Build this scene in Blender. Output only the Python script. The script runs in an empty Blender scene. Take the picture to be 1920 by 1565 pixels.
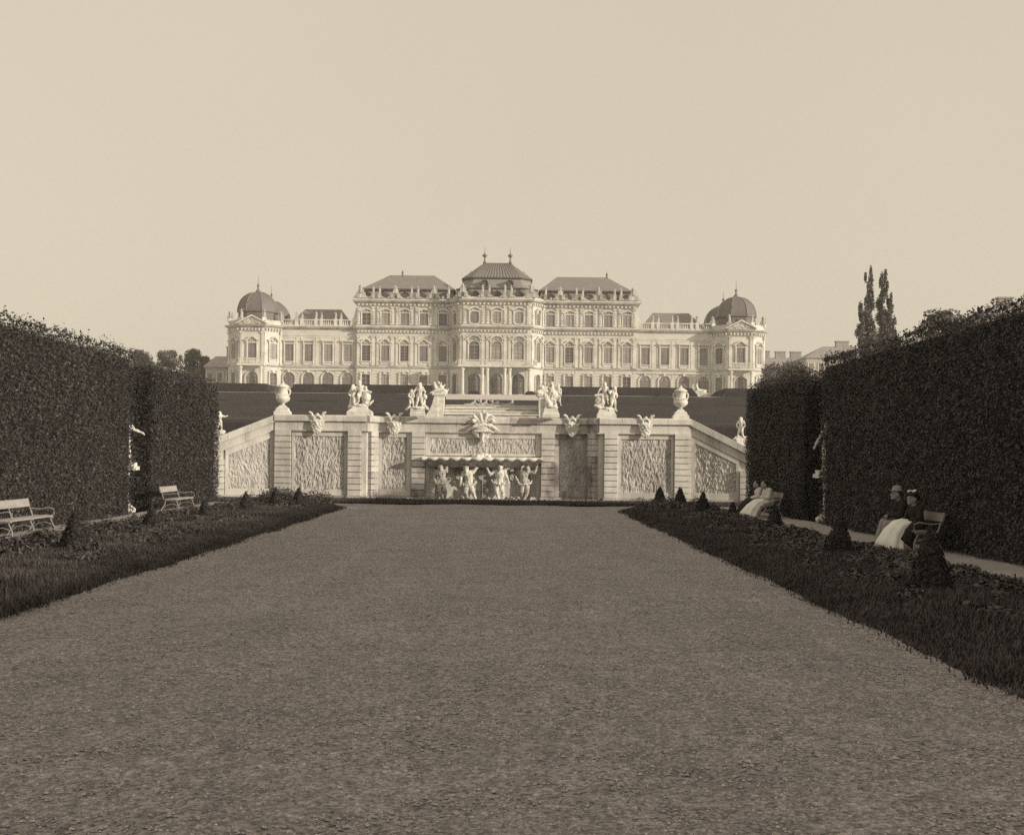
import bpy, bmesh, math, random
import numpy as np
from mathutils import Vector, Matrix

random.seed(7)
RNG = np.random.default_rng(11)
SC = bpy.context.scene
COL = SC.collection
PI = math.pi
rad = math.radians

# ------------------------------------------------------------------ camera, sky, sun, exposure
EYE = 2.0            # lens height in metres
FPX = 2300.0         # focal length in photograph pixels (1920 wide)
VPX, VPY = 941.0, 857.0
ROLL = 0.0105
cam_d = bpy.data.cameras.new('camera')
cam_d.sensor_width = 36.0
cam_d.lens = FPX / 1920 * 36
cam_d.shift_x = (960 - VPX) / 1920
cam_d.shift_y = (VPY - 782.5) / 1920
cam_d.clip_start = 0.1
cam_d.clip_end = 6000
cam = bpy.data.objects.new('camera', cam_d)
COL.objects.link(cam)
cam.location = (0, 0, EYE)
cam.rotation_euler = (PI / 2, -ROLL, 0)
SC.camera = cam

SUN_EL, SUN_AZ = rad(14.5), rad(62)      # elevation; azimuth off the view's back axis towards the right
to_sun = Vector((math.sin(SUN_AZ) * math.cos(SUN_EL), -math.cos(SUN_AZ) * math.cos(SUN_EL), math.sin(SUN_EL)))
w = bpy.data.worlds.new('World')
SC.world = w
w.use_nodes = True
nt = w.node_tree
nt.nodes.clear()
n_out = nt.nodes.new('ShaderNodeOutputWorld')
n_bg = nt.nodes.new('ShaderNodeBackground')
n_sky = nt.nodes.new('ShaderNodeTexSky')
n_sky.sky_type = 'NISHITA'
n_sky.sun_disc = False
n_sky.sun_elevation = SUN_EL
n_sky.sun_rotation = math.atan2(to_sun.x, to_sun.y)
n_sky.air_density = 1.0
n_sky.dust_density = 3.0
n_bw = nt.nodes.new('ShaderNodeRGBToBW')
n_pow = nt.nodes.new('ShaderNodeMath'); n_pow.operation = 'POWER'; n_pow.inputs[1].default_value = 0.13
n_mul = nt.nodes.new('ShaderNodeVectorMath'); n_mul.operation = 'SCALE'
n_mul.inputs[0].default_value = (5.18, 4.60, 3.60)     # sepia tone of the print
nt.links.new(n_sky.outputs[0], n_bw.inputs[0])
nt.links.new(n_bw.outputs[0], n_pow.inputs[0])
nt.links.new(n_pow.outputs[0], n_mul.inputs['Scale'])
# faint uneven cloud veil
n_tc = nt.nodes.new('ShaderNodeTexCoord')
n_cl = nt.nodes.new('ShaderNodeTexNoise'); n_cl.inputs['Scale'].default_value = 2.2; n_cl.inputs['Detail'].default_value = 6
n_mr = nt.nodes.new('ShaderNodeMapRange')
for k_, q_ in zip((1, 2, 3, 4), (.3, .7, .975, 1.025)):
    n_mr.inputs[k_].default_value = q_
n_ml2 = nt.nodes.new('ShaderNodeVectorMath'); n_ml2.operation = 'SCALE'
nt.links.new(n_tc.outputs['Generated'], n_cl.inputs['Vector'])
nt.links.new(n_cl.outputs['Fac'], n_mr.inputs[0])
nt.links.new(n_mul.outputs[0], n_ml2.inputs[0])
nt.links.new(n_mr.outputs[0], n_ml2.inputs['Scale'])
nt.links.new(n_ml2.outputs[0], n_bg.inputs['Color'])
n_bg.inputs['Strength'].default_value = 0.119
nt.links.new(n_bg.outputs[0], n_out.inputs[0])

sun_d = bpy.data.lights.new('sun', 'SUN')
sun_d.energy = 4.0
sun_d.angle = rad(0.6)
sun_d.color = (1.0, 0.90, 0.72)
sun = bpy.data.objects.new('sun', sun_d)
COL.objects.link(sun)
sun.rotation_euler = (-to_sun).to_track_quat('-Z', 'Y').to_euler()
sun.location = (30, -20, 40)

vs = SC.view_settings
SC.display_settings.display_device = 'sRGB'
vs.view_transform = 'Standard'
vs.look = 'None'
vs.exposure = 0.0
vs.gamma = 1.0
vs.use_curve_mapping = False
SC.render.engine = 'CYCLES'
SC.cycles.use_denoising = False
SC.cycles.max_bounces = 5
SC.cycles.diffuse_bounces = 3
SC.cycles.glossy_bounces = 2
SC.cycles.transparent_max_bounces = 4
SC.cycles.caustics_reflective = False
SC.cycles.caustics_refractive = False


def at(px, py, Y):
    """world x and z of a photograph pixel at distance Y"""
    dx, dy = px - VPX, py - VPY
    return (dx + dy * ROLL) * Y / FPX, EYE - (dy - dx * ROLL) * Y / FPX


# ------------------------------------------------------------------ materials
def sep(v, warm=0.5):
    """sepia tone: warm 0 = light paper tone, 1 = brown shadow tone"""
    return (v, v * (0.985 - 0.13 * warm), v * (0.915 - 0.01 * warm), 1)


def mat(name, v, warm=0.4, rough=0.85, var=0.25, scale=3.0, stretch=(1, 1, 1), bump=0.0, bscale=40.0, fine=0.0,
        fscale=60.0, spec=0.3, stain=0.0, stain_scale=0.6, stain_v=0.4, bdist=0.02, coord='pos', detail=5):
    m = bpy.data.materials.new(name)
    m.use_nodes = True
    t = m.node_tree
    N, L = t.nodes, t.links
    b = N['Principled BSDF']
    b.inputs['Roughness'].default_value = rough
    b.inputs['Specular IOR Level'].default_value = spec
    if coord == 'pos':
        g = N.new('ShaderNodeNewGeometry').outputs['Position']
    else:
        g = N.new('ShaderNodeTexCoord').outputs['Object']
    mp = N.new('ShaderNodeMapping')
    mp.inputs['Scale'].default_value = stretch
    L.new(g, mp.inputs[0])

    def noise(sc, dt=5):
        n = N.new('ShaderNodeTexNoise')
        n.inputs['Scale'].default_value = sc
        n.inputs['Detail'].default_value = dt
        n.inputs['Roughness'].default_value = 0.6
        L.new(mp.outputs[0], n.inputs['Vector'])
        return n.outputs['Fac']

    def rng(src, a0, a1, b0, b1):
        r = N.new('ShaderNodeMapRange')
        r.inputs[1].default_value, r.inputs[2].default_value = a0, a1
        r.inputs[3].default_value, r.inputs[4].default_value = b0, b1
        L.new(src, r.inputs[0])
        return r.outputs[0]
    fac = rng(noise(scale, detail), 0.3, 0.7, 1 - var, 1 + var)
    if fine:
        f2 = rng(noise(fscale, 3), 0.3, 0.7, 1 - fine, 1 + fine)
        mu = N.new('ShaderNodeMath'); mu.operation = 'MULTIPLY'
        L.new(fac, mu.inputs[0]); L.new(f2, mu.inputs[1])
        fac = mu.outputs[0]
    if stain:
        f3 = rng(noise(stain_scale, 6), 0.45, 0.62, 1.0, 1 - stain)
        mu = N.new('ShaderNodeMath'); mu.operation = 'MULTIPLY'
        L.new(fac, mu.inputs[0]); L.new(f3, mu.inputs[1])
        fac = mu.outputs[0]
    vm = N.new('ShaderNodeVectorMath'); vm.operation = 'SCALE'
    vm.inputs[0].default_value = sep(v, warm)[:3]
    L.new(fac, vm.inputs['Scale'])
    L.new(vm.outputs[0], b.inputs['Base Color'])
    if bump:
        bp = N.new('ShaderNodeBump')
        bp.inputs['Strength'].default_value = bump
        bp.inputs['Distance'].default_value = bdist
        L.new(noise(bscale, 6), bp.inputs['Height'])
        L.new(bp.outputs[0], b.inputs['Normal'])
    return m


M = {}
M['facade'] = mat('facade_plaster', 0.63, 0.1, 0.9, 0.07, 0.35, bump=0.15, bscale=3, stain=0.10, stain_scale=0.25, fine=0.05, fscale=2.5)
M['trim'] = mat('facade_trim', 0.66, 0.1, 0.85, 0.10, 0.7, stain=0.22, stain_scale=0.5, fine=0.07, fscale=4)
M['moulding'] = mat('weathered_moulding', 0.50, 0.2, 0.85, 0.12, 0.8, stain=0.35, stain_scale=0.6, fine=0.08, fscale=4)
M['rust'] = mat('rusticated_plaster', 0.61, 0.1, 0.9, 0.09, 0.5, stain=0.12, stain_scale=0.4)
M['pane'] = mat('window_pane', 0.24, 0.4, 0.35, 0.22, 0.5, spec=0.5, stain=0.2, stain_scale=0.3)
M['pane_dark'] = mat('dark_window_pane', 0.11, 0.8, 0.2, 0.3, 0.5, spec=0.6)
M['pane_pale'] = mat('curtained_window_pane', 0.32, 0.3, 0.5, 0.2, 0.6, spec=0.5)
M['sash'] = mat('window_sash', 0.27, 0.6, 0.6, 0.15, 2)
M['door'] = mat('door_wood', 0.20, 0.7, 0.6, 0.2, 2)
M['slate'] = mat('slate_roof', 0.25, 0.55, 0.7, 0.14, 1.2, stretch=(1, 1, 2.2), bump=0.3, bscale=8, fine=0.10, fscale=6)
M['copper'] = mat('metal_roof', 0.27, 0.55, 0.6, 0.12, 0.8, stretch=(2.5, 2.5, .4), fine=0.08, fscale=4, spec=0.4)
M['dome'] = mat('dome_metal', 0.16, 0.6, 0.55, 0.12, 0.8, stretch=(2, 2, .5), fine=0.08, fscale=4, spec=0.4)
M['lead'] = mat('dark_lead', 0.10, 0.8, 0.6, 0.2, 2)
M['gold'] = mat('finial_metal', 0.16, 0.8, 0.45, 0.2, 3, spec=0.6)
M['wall'] = mat('cascade_stone', 0.66, 0.2, 0.88, 0.13, 1.1, bump=0.35, bscale=18, stain=0.25, stain_scale=0.7, fine=0.10, fscale=14, stretch=(1.6, 1.6, .7))
M['wall_dark'] = mat('dark_stone', 0.50, 0.5, 0.85, 0.25, 1.6, bump=0.4, bscale=18, stain=0.55, stain_scale=0.9, fine=0.14, fscale=16, stretch=(1.6, 1.6, .8))  # darker, blotchier copy of the cascade stone
M['rock'] = mat('icicle_rockwork', 0.56, 0.3, 0.9, 0.18, 3.0, bump=0.5, bscale=30, stain=0.3, stain_scale=1.0, fine=0.15, fscale=20, stretch=(1.6, 1.6, .6))
M['rock_dark'] = mat('dark_rockwork', 0.44, 0.6, 0.9, 0.28, 3.0, bump=0.5, bscale=30, stain=0.5, stain_scale=1.1, fine=0.15, fscale=20, stretch=(1.6, 1.6, .6))  # darker, blotchier copy of the rockwork
M['statue'] = mat('white_statue_stone', 0.76, 0.1, 0.8, 0.10, 3.0, bump=0.3, bscale=50, stain=0.22, stain_scale=4.0, fine=0.08, fscale=30)
M['statue_grey'] = mat('grey_statue_stone', 0.56, 0.3, 0.85, 0.18, 3.0, bump=0.4, bscale=50, stain=0.35, stain_scale=3.5, fine=0.1, fscale=30)
M['far_statue'] = mat('roof_statue_stone', 0.47, 0.2, 0.85, 0.15, 1.5, stain=0.3, stain_scale=1.5)
M['leaf'] = mat('hedge_leaf', 0.054, 0.8, 0.5, 0.55, 5.0, fine=0.5, fscale=30, spec=0.35, stain=.35, stain_scale=.8)
M['leaf_core'] = mat('hedge_inner_twigs', 0.035, 1.0, 0.95, 0.5, 6.0)
M['cone_leaf'] = mat('topiary_needle', 0.034, 1.0, 0.6, 0.4, 5.0, fine=0.4, fscale=40)
M['plant'] = mat('bed_plant_leaf', 0.075, 0.9, 0.5, 0.5, 3.0, fine=0.4, fscale=30, spec=0.4)
M['grass'] = mat('grass_blade', 0.078, 0.9, 0.6, 0.45, 1.2, fine=0.4, fscale=10)
M['turf'] = mat('turf_soil', 0.045, 1.0, 0.95, 0.4, 2.0, bump=0.6, bscale=25)
M['lawn'] = mat('terrace_lawn', 0.046, 1.0, 0.95, 0.20, 0.35, bump=0.6, bscale=7, fine=0.25, fscale=4)
M['bank'] = mat('clipped_bank', 0.042, 1.0, 0.95, 0.20, 0.5, bump=0.6, bscale=7, fine=0.25, fscale=4)
M['tree_leaf'] = mat('tree_leaf', 0.125, 0.9, 0.6, 0.5, 0.4, fine=0.3, fscale=5)  # foliage colour lightened to carry distance haze
M['bark'] = mat('bark', 0.055, 0.9, 0.9, 0.3, 4)
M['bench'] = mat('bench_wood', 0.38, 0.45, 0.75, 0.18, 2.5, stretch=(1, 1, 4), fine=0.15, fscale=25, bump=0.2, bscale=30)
M['bench_shaded'] = mat('shaded_bench_wood', 0.24, 0.5, 0.75, 0.18, 2.5, stretch=(1, 1, 4), fine=0.15, fscale=25, bump=0.2, bscale=30)  # bench wood darkened to carry the hedge shade on the right side
M['iron'] = mat('painted_iron', 0.34, 0.5, 0.5, 0.2, 6, spec=0.5)
M['skin'] = mat('skin', 0.36, 0.6, 0.6, 0.06, 6)
M['hair'] = mat('dark_hair', 0.03, 0.9, 0.5, 0.3, 20)
M['white_cloth'] = mat('white_cotton', 0.90, 0.1, 0.9, 0.05, 5, bump=0.25, bscale=14)
M['pale_cloth'] = mat('pale_linen', 0.68, 0.2, 0.9, 0.06, 5, bump=0.25, bscale=14)
M['grey_cloth'] = mat('light_grey_wool', 0.34, 0.5, 0.9, 0.10, 6, bump=0.25, bscale=14)
M['dark_cloth'] = mat('dark_wool', 0.028, 0.9, 0.9, 0.2, 6)
M['house'] = mat('house_plaster', 0.42, 0.4, 0.9, 0.10, 0.5)
M['house_roof'] = mat('house_tiles', 0.34, 0.6, 0.9, 0.14, 0.6)
M['chimney'] = mat('chimney_brick', 0.32, 0.5, 0.9, 0.15, 1)
M['path'] = mat('path_gravel', 0.40, 0.5, 0.95, 0.16, 1.2, bump=0.5, bscale=60, fine=0.2, fscale=45)
M['terrace'] = mat('terrace_gravel', 0.58, 0.4, 0.95, 0.12, 0.2)
M['pebble'] = mat('gravel_pebble', 0.34, 0.5, 0.8, 0.65, 23.0, fine=0.7, fscale=70)


def gravel_material():
    m = bpy.data.materials.new('raked_gravel')
    m.use_nodes = True
    t = m.node_tree; N, L = t.nodes, t.links
    b = N['Principled BSDF']
    b.inputs['Roughness'].default_value = 0.72
    b.inputs['Specular IOR Level'].default_value = 0.55
    g = N.new('ShaderNodeNewGeometry').outputs['Position']

    def noise(sc, d=4, vec=None):
        n = N.new('ShaderNodeTexNoise'); n.inputs['Scale'].default_value = sc; n.inputs['Detail'].default_value = d
        n.inputs['Roughness'].default_value = 0.65
        L.new(vec or g, n.inputs['Vector']); return n.outputs['Fac']

    def rng(src, a0, a1, b0, b1):
        r = N.new('ShaderNodeMapRange')
        for k, q in zip((1, 2, 3, 4), (a0, a1, b0, b1)): r.inputs[k].default_value = q
        L.new(src, r.inputs[0]); return r.outputs[0]

    def mul(a, c):
        q = N.new('ShaderNodeMath'); q.operation = 'MULTIPLY'; L.new(a, q.inputs[0]); L.new(c, q.inputs[1]); return q.outputs[0]
    vo = N.new('ShaderNodeTexVoronoi'); vo.inputs['Scale'].default_value = 38; L.new(g, vo.inputs['Vector'])
    cell = rng(vo.outputs['Color'], 0, 1, 0.36, 1.64)
    vo2 = N.new('ShaderNodeTexVoronoi'); vo2.inputs['Scale'].default_value = 13; L.new(g, vo2.inputs['Vector'])
    cell2 = rng(vo2.outputs['Color'], 0, 1, 0.72, 1.28)
    f = mul(mul(cell, cell2), rng(noise(5.5), .3, .7, .84, 1.16))
    f = mul(f, rng(noise(0.5, 5), .3, .7, .86, 1.14))
    f = mul(f, rng(noise(24, 3), .3, .7, .6, 1.4))
    mp = N.new('ShaderNodeMapping'); mp.inputs['Scale'].default_value = (1.5, .10, 1); L.new(g, mp.inputs[0])
    f = mul(f, rng(noise(1.0, 4, mp.outputs[0]), .3, .7, .88, 1.12))     # worn tracks along the walk
    v = N.new('ShaderNodeVectorMath'); v.operation = 'SCALE'; v.inputs[0].default_value = sep(0.262, 0.68)[:3]
    L.new(f, v.inputs['Scale']); L.new(v.outputs[0], b.inputs['Base Color'])
    add = N.new('ShaderNodeMath'); add.operation = 'ADD'
    L.new(vo.outputs['Distance'], add.inputs[0]); L.new(noise(9, 6), add.inputs[1])
    bp = N.new('ShaderNodeBump'); bp.inputs['Strength'].default_value = 0.8; bp.inputs['Distance'].default_value = 0.03
    L.new(add.outputs[0], bp.inputs['Height']); L.new(bp.outputs[0], b.inputs['Normal'])
    return m


M['gravel'] = gravel_material()


# ------------------------------------------------------------------ object helpers
def link(o, parent=None, loc=None, rotz=None):
    COL.objects.link(o)
    if parent is not None:
        o.parent = parent
    if loc is not None:
        o.location = loc
    if rotz is not None:
        o.rotation_euler = (0, 0, rotz)
    return o


def tag(o, label=None, cat=None, group=None, kind=None):
    for k, q in (('label', label), ('category', cat), ('group', group), ('kind', kind)):
        if q:
            o[k] = q
    return o


def thing(name, loc, label, cat, group=None, rotz=0.0):
    o = bpy.data.objects.new(name, None)
    o.empty_display_size = 0.2
    link(o, None, loc, rotz)
    return tag(o, label, cat, group)


class MB:
    """collects faces for one mesh"""

    def __init__(s):
        s.v, s.f = [], []

    def add(s, vs_, fs_):
        k = len(s.v)
        s.v += [tuple(p) for p in vs_]
        s.f += [tuple(i + k for i in q) for q in fs_]
        return s

    def box(s, x0, x1, y0, y1, z0, z1):
        vs_ = [(x, y, z) for z in (z0, z1) for y in (y0, y1) for x in (x0, x1)]
        return s.add(vs_, [(0, 2, 3, 1), (4, 5, 7, 6), (0, 1, 5, 4), (2, 6, 7, 3), (0, 4, 6, 2), (1, 3, 7, 5)])

    def slab(s, poly, h0, h1, f):
        """polygon (2D, ccw) extruded between h0 and h1; f maps (a,b,h) to 3D"""
        n = len(poly)
        vs_ = [f(a, b, h0) for a, b in poly] + [f(a, b, h1) for a, b in poly]
        fs_ = [tuple(range(n))[::-1], tuple(range(n, 2 * n))]
        fs_ += [(i, (i + 1) % n, n + (i + 1) % n, n + i) for i in range(n)]
        return s.add(vs_, fs_)

    def prism(s, poly, z0, z1):
        return s.slab(poly, z0, z1, lambda a, b, h: (a, b, h))

    def plate(s, poly, y0, y1):
        """polygon in the x-z plane extruded along y"""
        return s.slab(poly, y0, y1, lambda a, b, h: (a, h, b))

    def ring(s, inner, outer, y0, y1):
        """open or closed band between two x-z outlines of equal length, extruded along y"""
        n = len(inner)
        vs_ = [(a, y0, b) for a, b in inner] + [(a, y0, b) for a, b in outer] + [(a, y1, b) for a, b in inner] + [(a, y1, b) for a, b in outer]
        fs_ = []
        for i in range(n - 1):
            j = i + 1
            fs_ += [(i, j, n + j, n + i), (2 * n + i, 3 * n + i, 3 * n + j, 2 * n + j), (n + i, n + j, 3 * n + j, 3 * n + i), (i, 2 * n + i, 2 * n + j, j)]
        for i in (0, n - 1):
            fs_.append((i, n + i, 3 * n + i, 2 * n + i))
        return s.add(vs_, fs_)

    def loft(s, rings, cap=True, closed=True):
        n = len(rings[0])
        vs_ = [p for r in rings for p in r]
        fs_ = []
        for k in range(len(rings) - 1):
            for i in range(n if closed else n - 1):
                j = (i + 1) % n
                fs_.append((k * n + i, k * n + j, (k + 1) * n + j, (k + 1) * n + i))
        if cap:
            fs_.append(tuple(range(n))[::-1])
            fs_.append(tuple(range((len(rings) - 1) * n, len(rings) * n)))
        return s.add(vs_, fs_)

    def lathe(s, prof, n=16, c=(0, 0, 0), ph=0.0, flute=0.0, nf=0):
        rings = []
        for r, z in prof:
            q = []
            for i in range(n):
                a = 2 * PI * i / n + ph
                rr = r * (1 + (flute * math.cos(nf * a) if nf else 0))
                q.append((c[0] + rr * math.cos(a), c[1] + rr * math.sin(a), c[2] + z))
            rings.append(q)
        return s.loft(rings)

    def tube(s, pts, r, n=6):
        pts = [Vector(p) for p in pts]
        rs = r if isinstance(r, (list, tuple)) else [r] * len(pts)
        rings = []
        ref = Vector((0, 0, 1))
        for i, p in enumerate(pts):
            d = (pts[min(i + 1, len(pts) - 1)] - pts[max(i - 1, 0)]).normalized()
            u = d.cross(ref if abs(d.z) < .95 else Vector((1, 0, 0))).normalized()
            v_ = d.cross(u)
            rings.append([tuple(p + (u * math.cos(2 * PI * k / n) + v_ * math.sin(2 * PI * k / n)) * rs[i]) for k in range(n)])
        return s.loft(rings)

    def sweep(s, path, prof, closed=False):
        """profile (out, z) swept along an xy path with mitred corners; outward is right of the travel direction"""
        n = len(path)
        P = [Vector(p) for p in path]

        def nrm(a, b):
            d = (b - a).normalized()
            return Vector((d.y, -d.x))
        rings = []
        for i in range(n):
            if closed:
                n0, n1 = nrm(P[i - 1], P[i]), nrm(P[i], P[(i + 1) % n])
            else:
                n0 = nrm(P[max(i - 1, 0)], P[max(i - 1, 0) + 1])
                n1 = nrm(P[min(i, n - 2)], P[min(i, n - 2) + 1])
            b = (n0 + n1).normalized()
            k = 1 / max(0.3, b.dot(n0))
            rings.append([(P[i].x + b.x * k * d, P[i].y + b.y * k * d, z) for d, z in prof])
        if closed:
            rings.append(rings[0])
        return s.loft(rings, cap=not closed)

    def xf(s, m):
        s.v = [tuple(m @ Vector(p)) for p in s.v]
        return s

    def mesh(s, name, m, smooth=False):
        me = bpy.data.meshes.new(name)
        me.from_pydata(s.v, [], s.f)
        me.validate()
        bm = bmesh.new(); bm.from_mesh(me)
        bmesh.ops.recalc_face_normals(bm, faces=bm.faces)
        bm.to_mesh(me); bm.free()
        if smooth:
            me.polygons.foreach_set('use_smooth', [True] * len(me.polygons))
        me.materials.append(m)
        return me

    def build(s, name, m, parent=None, loc=None, rotz=None, smooth=False):
        return link(bpy.data.objects.new(name, s.mesh(name, m, smooth)), parent, loc, rotz)


def put(name, me, parent=None, loc=None, rotz=None, scale=None):
    o = link(bpy.data.objects.new(name, me), parent, loc, rotz)
    if scale is not None:
        o.scale = scale
    return o


def np_mesh(name, verts, k, m, smooth=False):
    """mesh of separate k-gons from an (n*k,3) array"""
    n = len(verts) // k
    me = bpy.data.meshes.new(name)
    me.vertices.add(len(verts))
    me.vertices.foreach_set('co', np.ascontiguousarray(verts, dtype=np.float32).ravel())
    me.loops.add(n * k)
    me.loops.foreach_set('vertex_index', np.arange(n * k, dtype=np.int32))
    me.polygons.add(n)
    me.polygons.foreach_set('loop_start', np.arange(0, n * k, k, dtype=np.int32))
    me.update(calc_edges=True)
    me.materials.append(m)
    return me


def unit(a):
    return a / np.maximum(np.linalg.norm(a, axis=1, keepdims=True), 1e-9)


def leaves(P, Nn, size, aspect=0.5, tilt=0.7, hang=0.0, jit=0.35):
    """rhombic leaf faces at points P facing about Nn"""
    n = len(P)
    nn = unit(Nn + RNG.normal(0, tilt, (n, 3)))
    r = RNG.normal(0, 1, (n, 3)); r[:, 2] -= hang
    t = unit(r - nn * np.sum(r * nn, axis=1, keepdims=True))
    b = np.cross(nn, t)
    s = size * (1 + RNG.uniform(-jit, jit, (n, 1)))
    out = np.empty((n, 4, 3))
    out[:, 0] = P - t * s * .5
    out[:, 1] = P + b * s * .5 * aspect + nn * s * .08
    out[:, 2] = P + t * s * .5
    out[:, 3] = P - b * s * .5 * aspect + nn * s * .08
    return out.reshape(-1, 3)


def grid_mesh(name, G, m, smooth=True):
    """mesh from an (a,b,3) array of points"""
    a, b = G.shape[:2]
    idx = np.arange(a * b).reshape(a, b)
    q = np.stack([idx[:-1, :-1], idx[:-1, 1:], idx[1:, 1:], idx[1:, :-1]], -1).reshape(-1, 4)
    me = bpy.data.meshes.new(name)
    me.from_pydata(G.reshape(-1, 3).tolist(), [], q.tolist())
    if smooth:
        me.polygons.foreach_set('use_smooth', [True] * len(me.polygons))
    me.materials.append(m)
    return me


# sculpted bodies: overlapping capsules and balls fused into one continuous surface
PENDING = []


def capsule(p0, r0, p1, r1, n=9, flat=None):
    p0, p1 = Vector(p0), Vector(p1)
    d = p1 - p0
    L = max(d.length, 1e-4)
    d = d / L
    u = d.cross(Vector((0, 0, 1)) if abs(d.z) < .9 else Vector((0, 1, 0))).normalized()
    v_ = d.cross(u)
    st = [(-r0 * math.cos(a), r0 * math.sin(a)) for a in (0.35, 0.8, 1.25)] + [(0, r0), (L * .5, (r0 + r1) / 2), (L, r1)] + \
         [(L + r1 * math.cos(a), r1 * math.sin(a)) for a in (1.25, 0.8, 0.35)]
    rings = [[tuple(p0 + d * h + (u * math.cos(2 * PI * k / n) + v_ * math.sin(2 * PI * k / n)) * r) for k in range(n)] for h, r in st]
    return rings


def ball(c, r):
    """ellipsoid: r is a number or three radii"""
    rx, ry, rz = (r, r, r) if not isinstance(r, (tuple, list)) else r
    rings = []
    for i in range(1, 8):
        a = PI * i / 8
        rings.append([(c[0] + rx * math.sin(a) * math.cos(2 * PI * k / 12), c[1] + ry * math.sin(a) * math.sin(2 * PI * k / 12), c[2] - rz * math.cos(a)) for k in range(12)])
    return rings


CARVE = bpy.data.textures.new('carving', 'CLOUDS')
CARVE.noise_scale = 0.09
CARVE.noise_depth = 2


def sculpt(name, shapes, voxel, m, parent=None, loc=None, rotz=None, smooth=3):
    mb = MB()
    for r in shapes:
        mb.loft(r)
    me = bpy.data.meshes.new(name)
    me.from_pydata(mb.v, [], mb.f)
    bm = bmesh.new(); bm.from_mesh(me); bmesh.ops.recalc_face_normals(bm, faces=bm.faces); bm.to_mesh(me); bm.free()
    me.materials.append(m)
    o = link(bpy.data.objects.new(name, me), parent, loc, rotz)
    md = o.modifiers.new('fuse', 'REMESH'); md.mode = 'VOXEL'; md.voxel_size = voxel; md.use_smooth_shade = True
    if smooth:
        ms = o.modifiers.new('soften', 'SMOOTH'); ms.iterations = smooth; ms.factor = 0.5
    if 'statue' in m.name:
        dm = o.modifiers.new('carve', 'DISPLACE'); dm.texture = CARVE; dm.texture_coords = 'LOCAL'; dm.strength = min(.075, voxel * 2.8); dm.mid_level = .5
    PENDING.append(o)
    return o


def bake_sculpts():
    dg = bpy.context.evaluated_depsgraph_get()
    new = [(o, bpy.data.meshes.new_from_object(o.evaluated_get(dg), depsgraph=dg)) for o in PENDING]
    for o, me in new:
        old = o.data
        me.name = o.name
        for p in bpy.data.objects:
            if p.data is old and p is not o:
                p.data = me
        o.modifiers.clear()
        o.data = me
        bpy.data.meshes.remove(old)
    PENDING.clear()


def xfs(shapes, f):
    return [[[f(p) for p in ring] for ring in sh] for sh in shapes]


POSE = dict(pel=(0, 0, .53), waist=(0, 0, .62), chest=(0, 0, .74), neck=(0, 0, .83), head=(0, -.015, .915),
            shL=(-.115, 0, .80), elL=(-.16, 0, .63), haL=(-.15, -.05, .47), shR=(.115, 0, .80), elR=(.16, 0, .63), haR=(.15, -.05, .47),
            hipL=(-.055, 0, .52), knL=(-.065, -.02, .28), anL=(-.065, 0, .045), toL=(-.07, -.09, .02),
            hipR=(.055, 0, .52), knR=(.065, -.02, .28), anR=(.065, 0, .045), toR=(.07, -.09, .02))


def fig(h, fat=1.0, headk=1.0, nude=True, **kw):
    """shapes of a nude figure of standing height h; keyword joints override the standing pose (units of h)"""
    J = dict(POSE); J.update(kw)
    J = {k: Vector(q) * h for k, q in J.items()}
    q = lambda r: r * h * fat
    S = [capsule(J['pel'], q(.083), J['waist'], q(.070)), capsule(J['waist'], q(.072), J['chest'], q(.088)),
         capsule(J['shL'], q(.045), J['shR'], q(.045)), capsule(J['chest'], q(.07), J['neck'], q(.042)),
         capsule(J['neck'], q(.034), J['head'], q(.040))]
    hd = J['head']; k = h * headk
    S += [ball(hd, (.056 * k, .066 * k, .076 * k)), ball(hd + Vector((0, -.064 * k, -.012 * k)), (.012 * k, .018 * k, .022 * k)),
          ball(hd + Vector((0, -.045 * k, -.052 * k)), (.030 * k, .026 * k, .024 * k)),
          ball(hd + Vector((-.056 * k, .005 * k, -.005 * k)), (.010 * k, .016 * k, .020 * k)),
          ball(hd + Vector((.056 * k, .005 * k, -.005 * k)), (.010 * k, .016 * k, .020 * k)),
          capsule(hd + Vector((-.03 * k, -.052 * k, .018 * k)), .011 * k, hd + Vector((.03 * k, -.052 * k, .018 * k)), .011 * k)]
    for s in 'LR':
        S += [capsule(J['sh' + s], q(.040), J['el' + s], q(.030)), capsule(J['el' + s], q(.031), J['ha' + s], q(.020)),
              capsule(J['hip' + s], q(.062), J['kn' + s], q(.041)), capsule(J['kn' + s], q(.041), J['an' + s], q(.025)),
              capsule(J['an' + s], q(.026), J['to' + s], q(.020)), ball(J['kn' + s] * .55 + J['an' + s] * .45 + Vector((0, .012 * h, 0)), q(.036))]
        if nude:
            S.append(ball(J['chest'] + Vector((-.04 if s == 'L' else .04, -.055, 0)) * h, q(.045)))
        d = (J['ha' + s] - J['el' + s]).normalized()
        palm = J['ha' + s] + d * .028 * h
        S.append(capsule(J['ha' + s], q(.019), palm, q(.020)))
        side = d.cross(Vector((0, -1, 0.2)))
        side = side.normalized() if side.length > .1 else Vector((1, 0, 0))
        bend = Vector((0, -.006, -.008)) * h
        for i, ln in enumerate((.034, .040, .038, .030)):
            o = side * (i - 1.5) * .0115 * h
            m1 = palm + o + d * ln * .55 * h
            S += [capsule(palm + o * .8, h * .0062 * fat, m1, h * .0058 * fat, 6), capsule(m1, h * .0058 * fat, m1 + d * ln * .4 * h + bend, h * .0050 * fat, 6)]
        th = palm - side * .022 * h
        S.append(capsule(J['ha' + s] - side * .012 * h, h * .0075 * fat, th + d * .018 * h + bend, h * .0062 * fat, 6))
    return S


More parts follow.
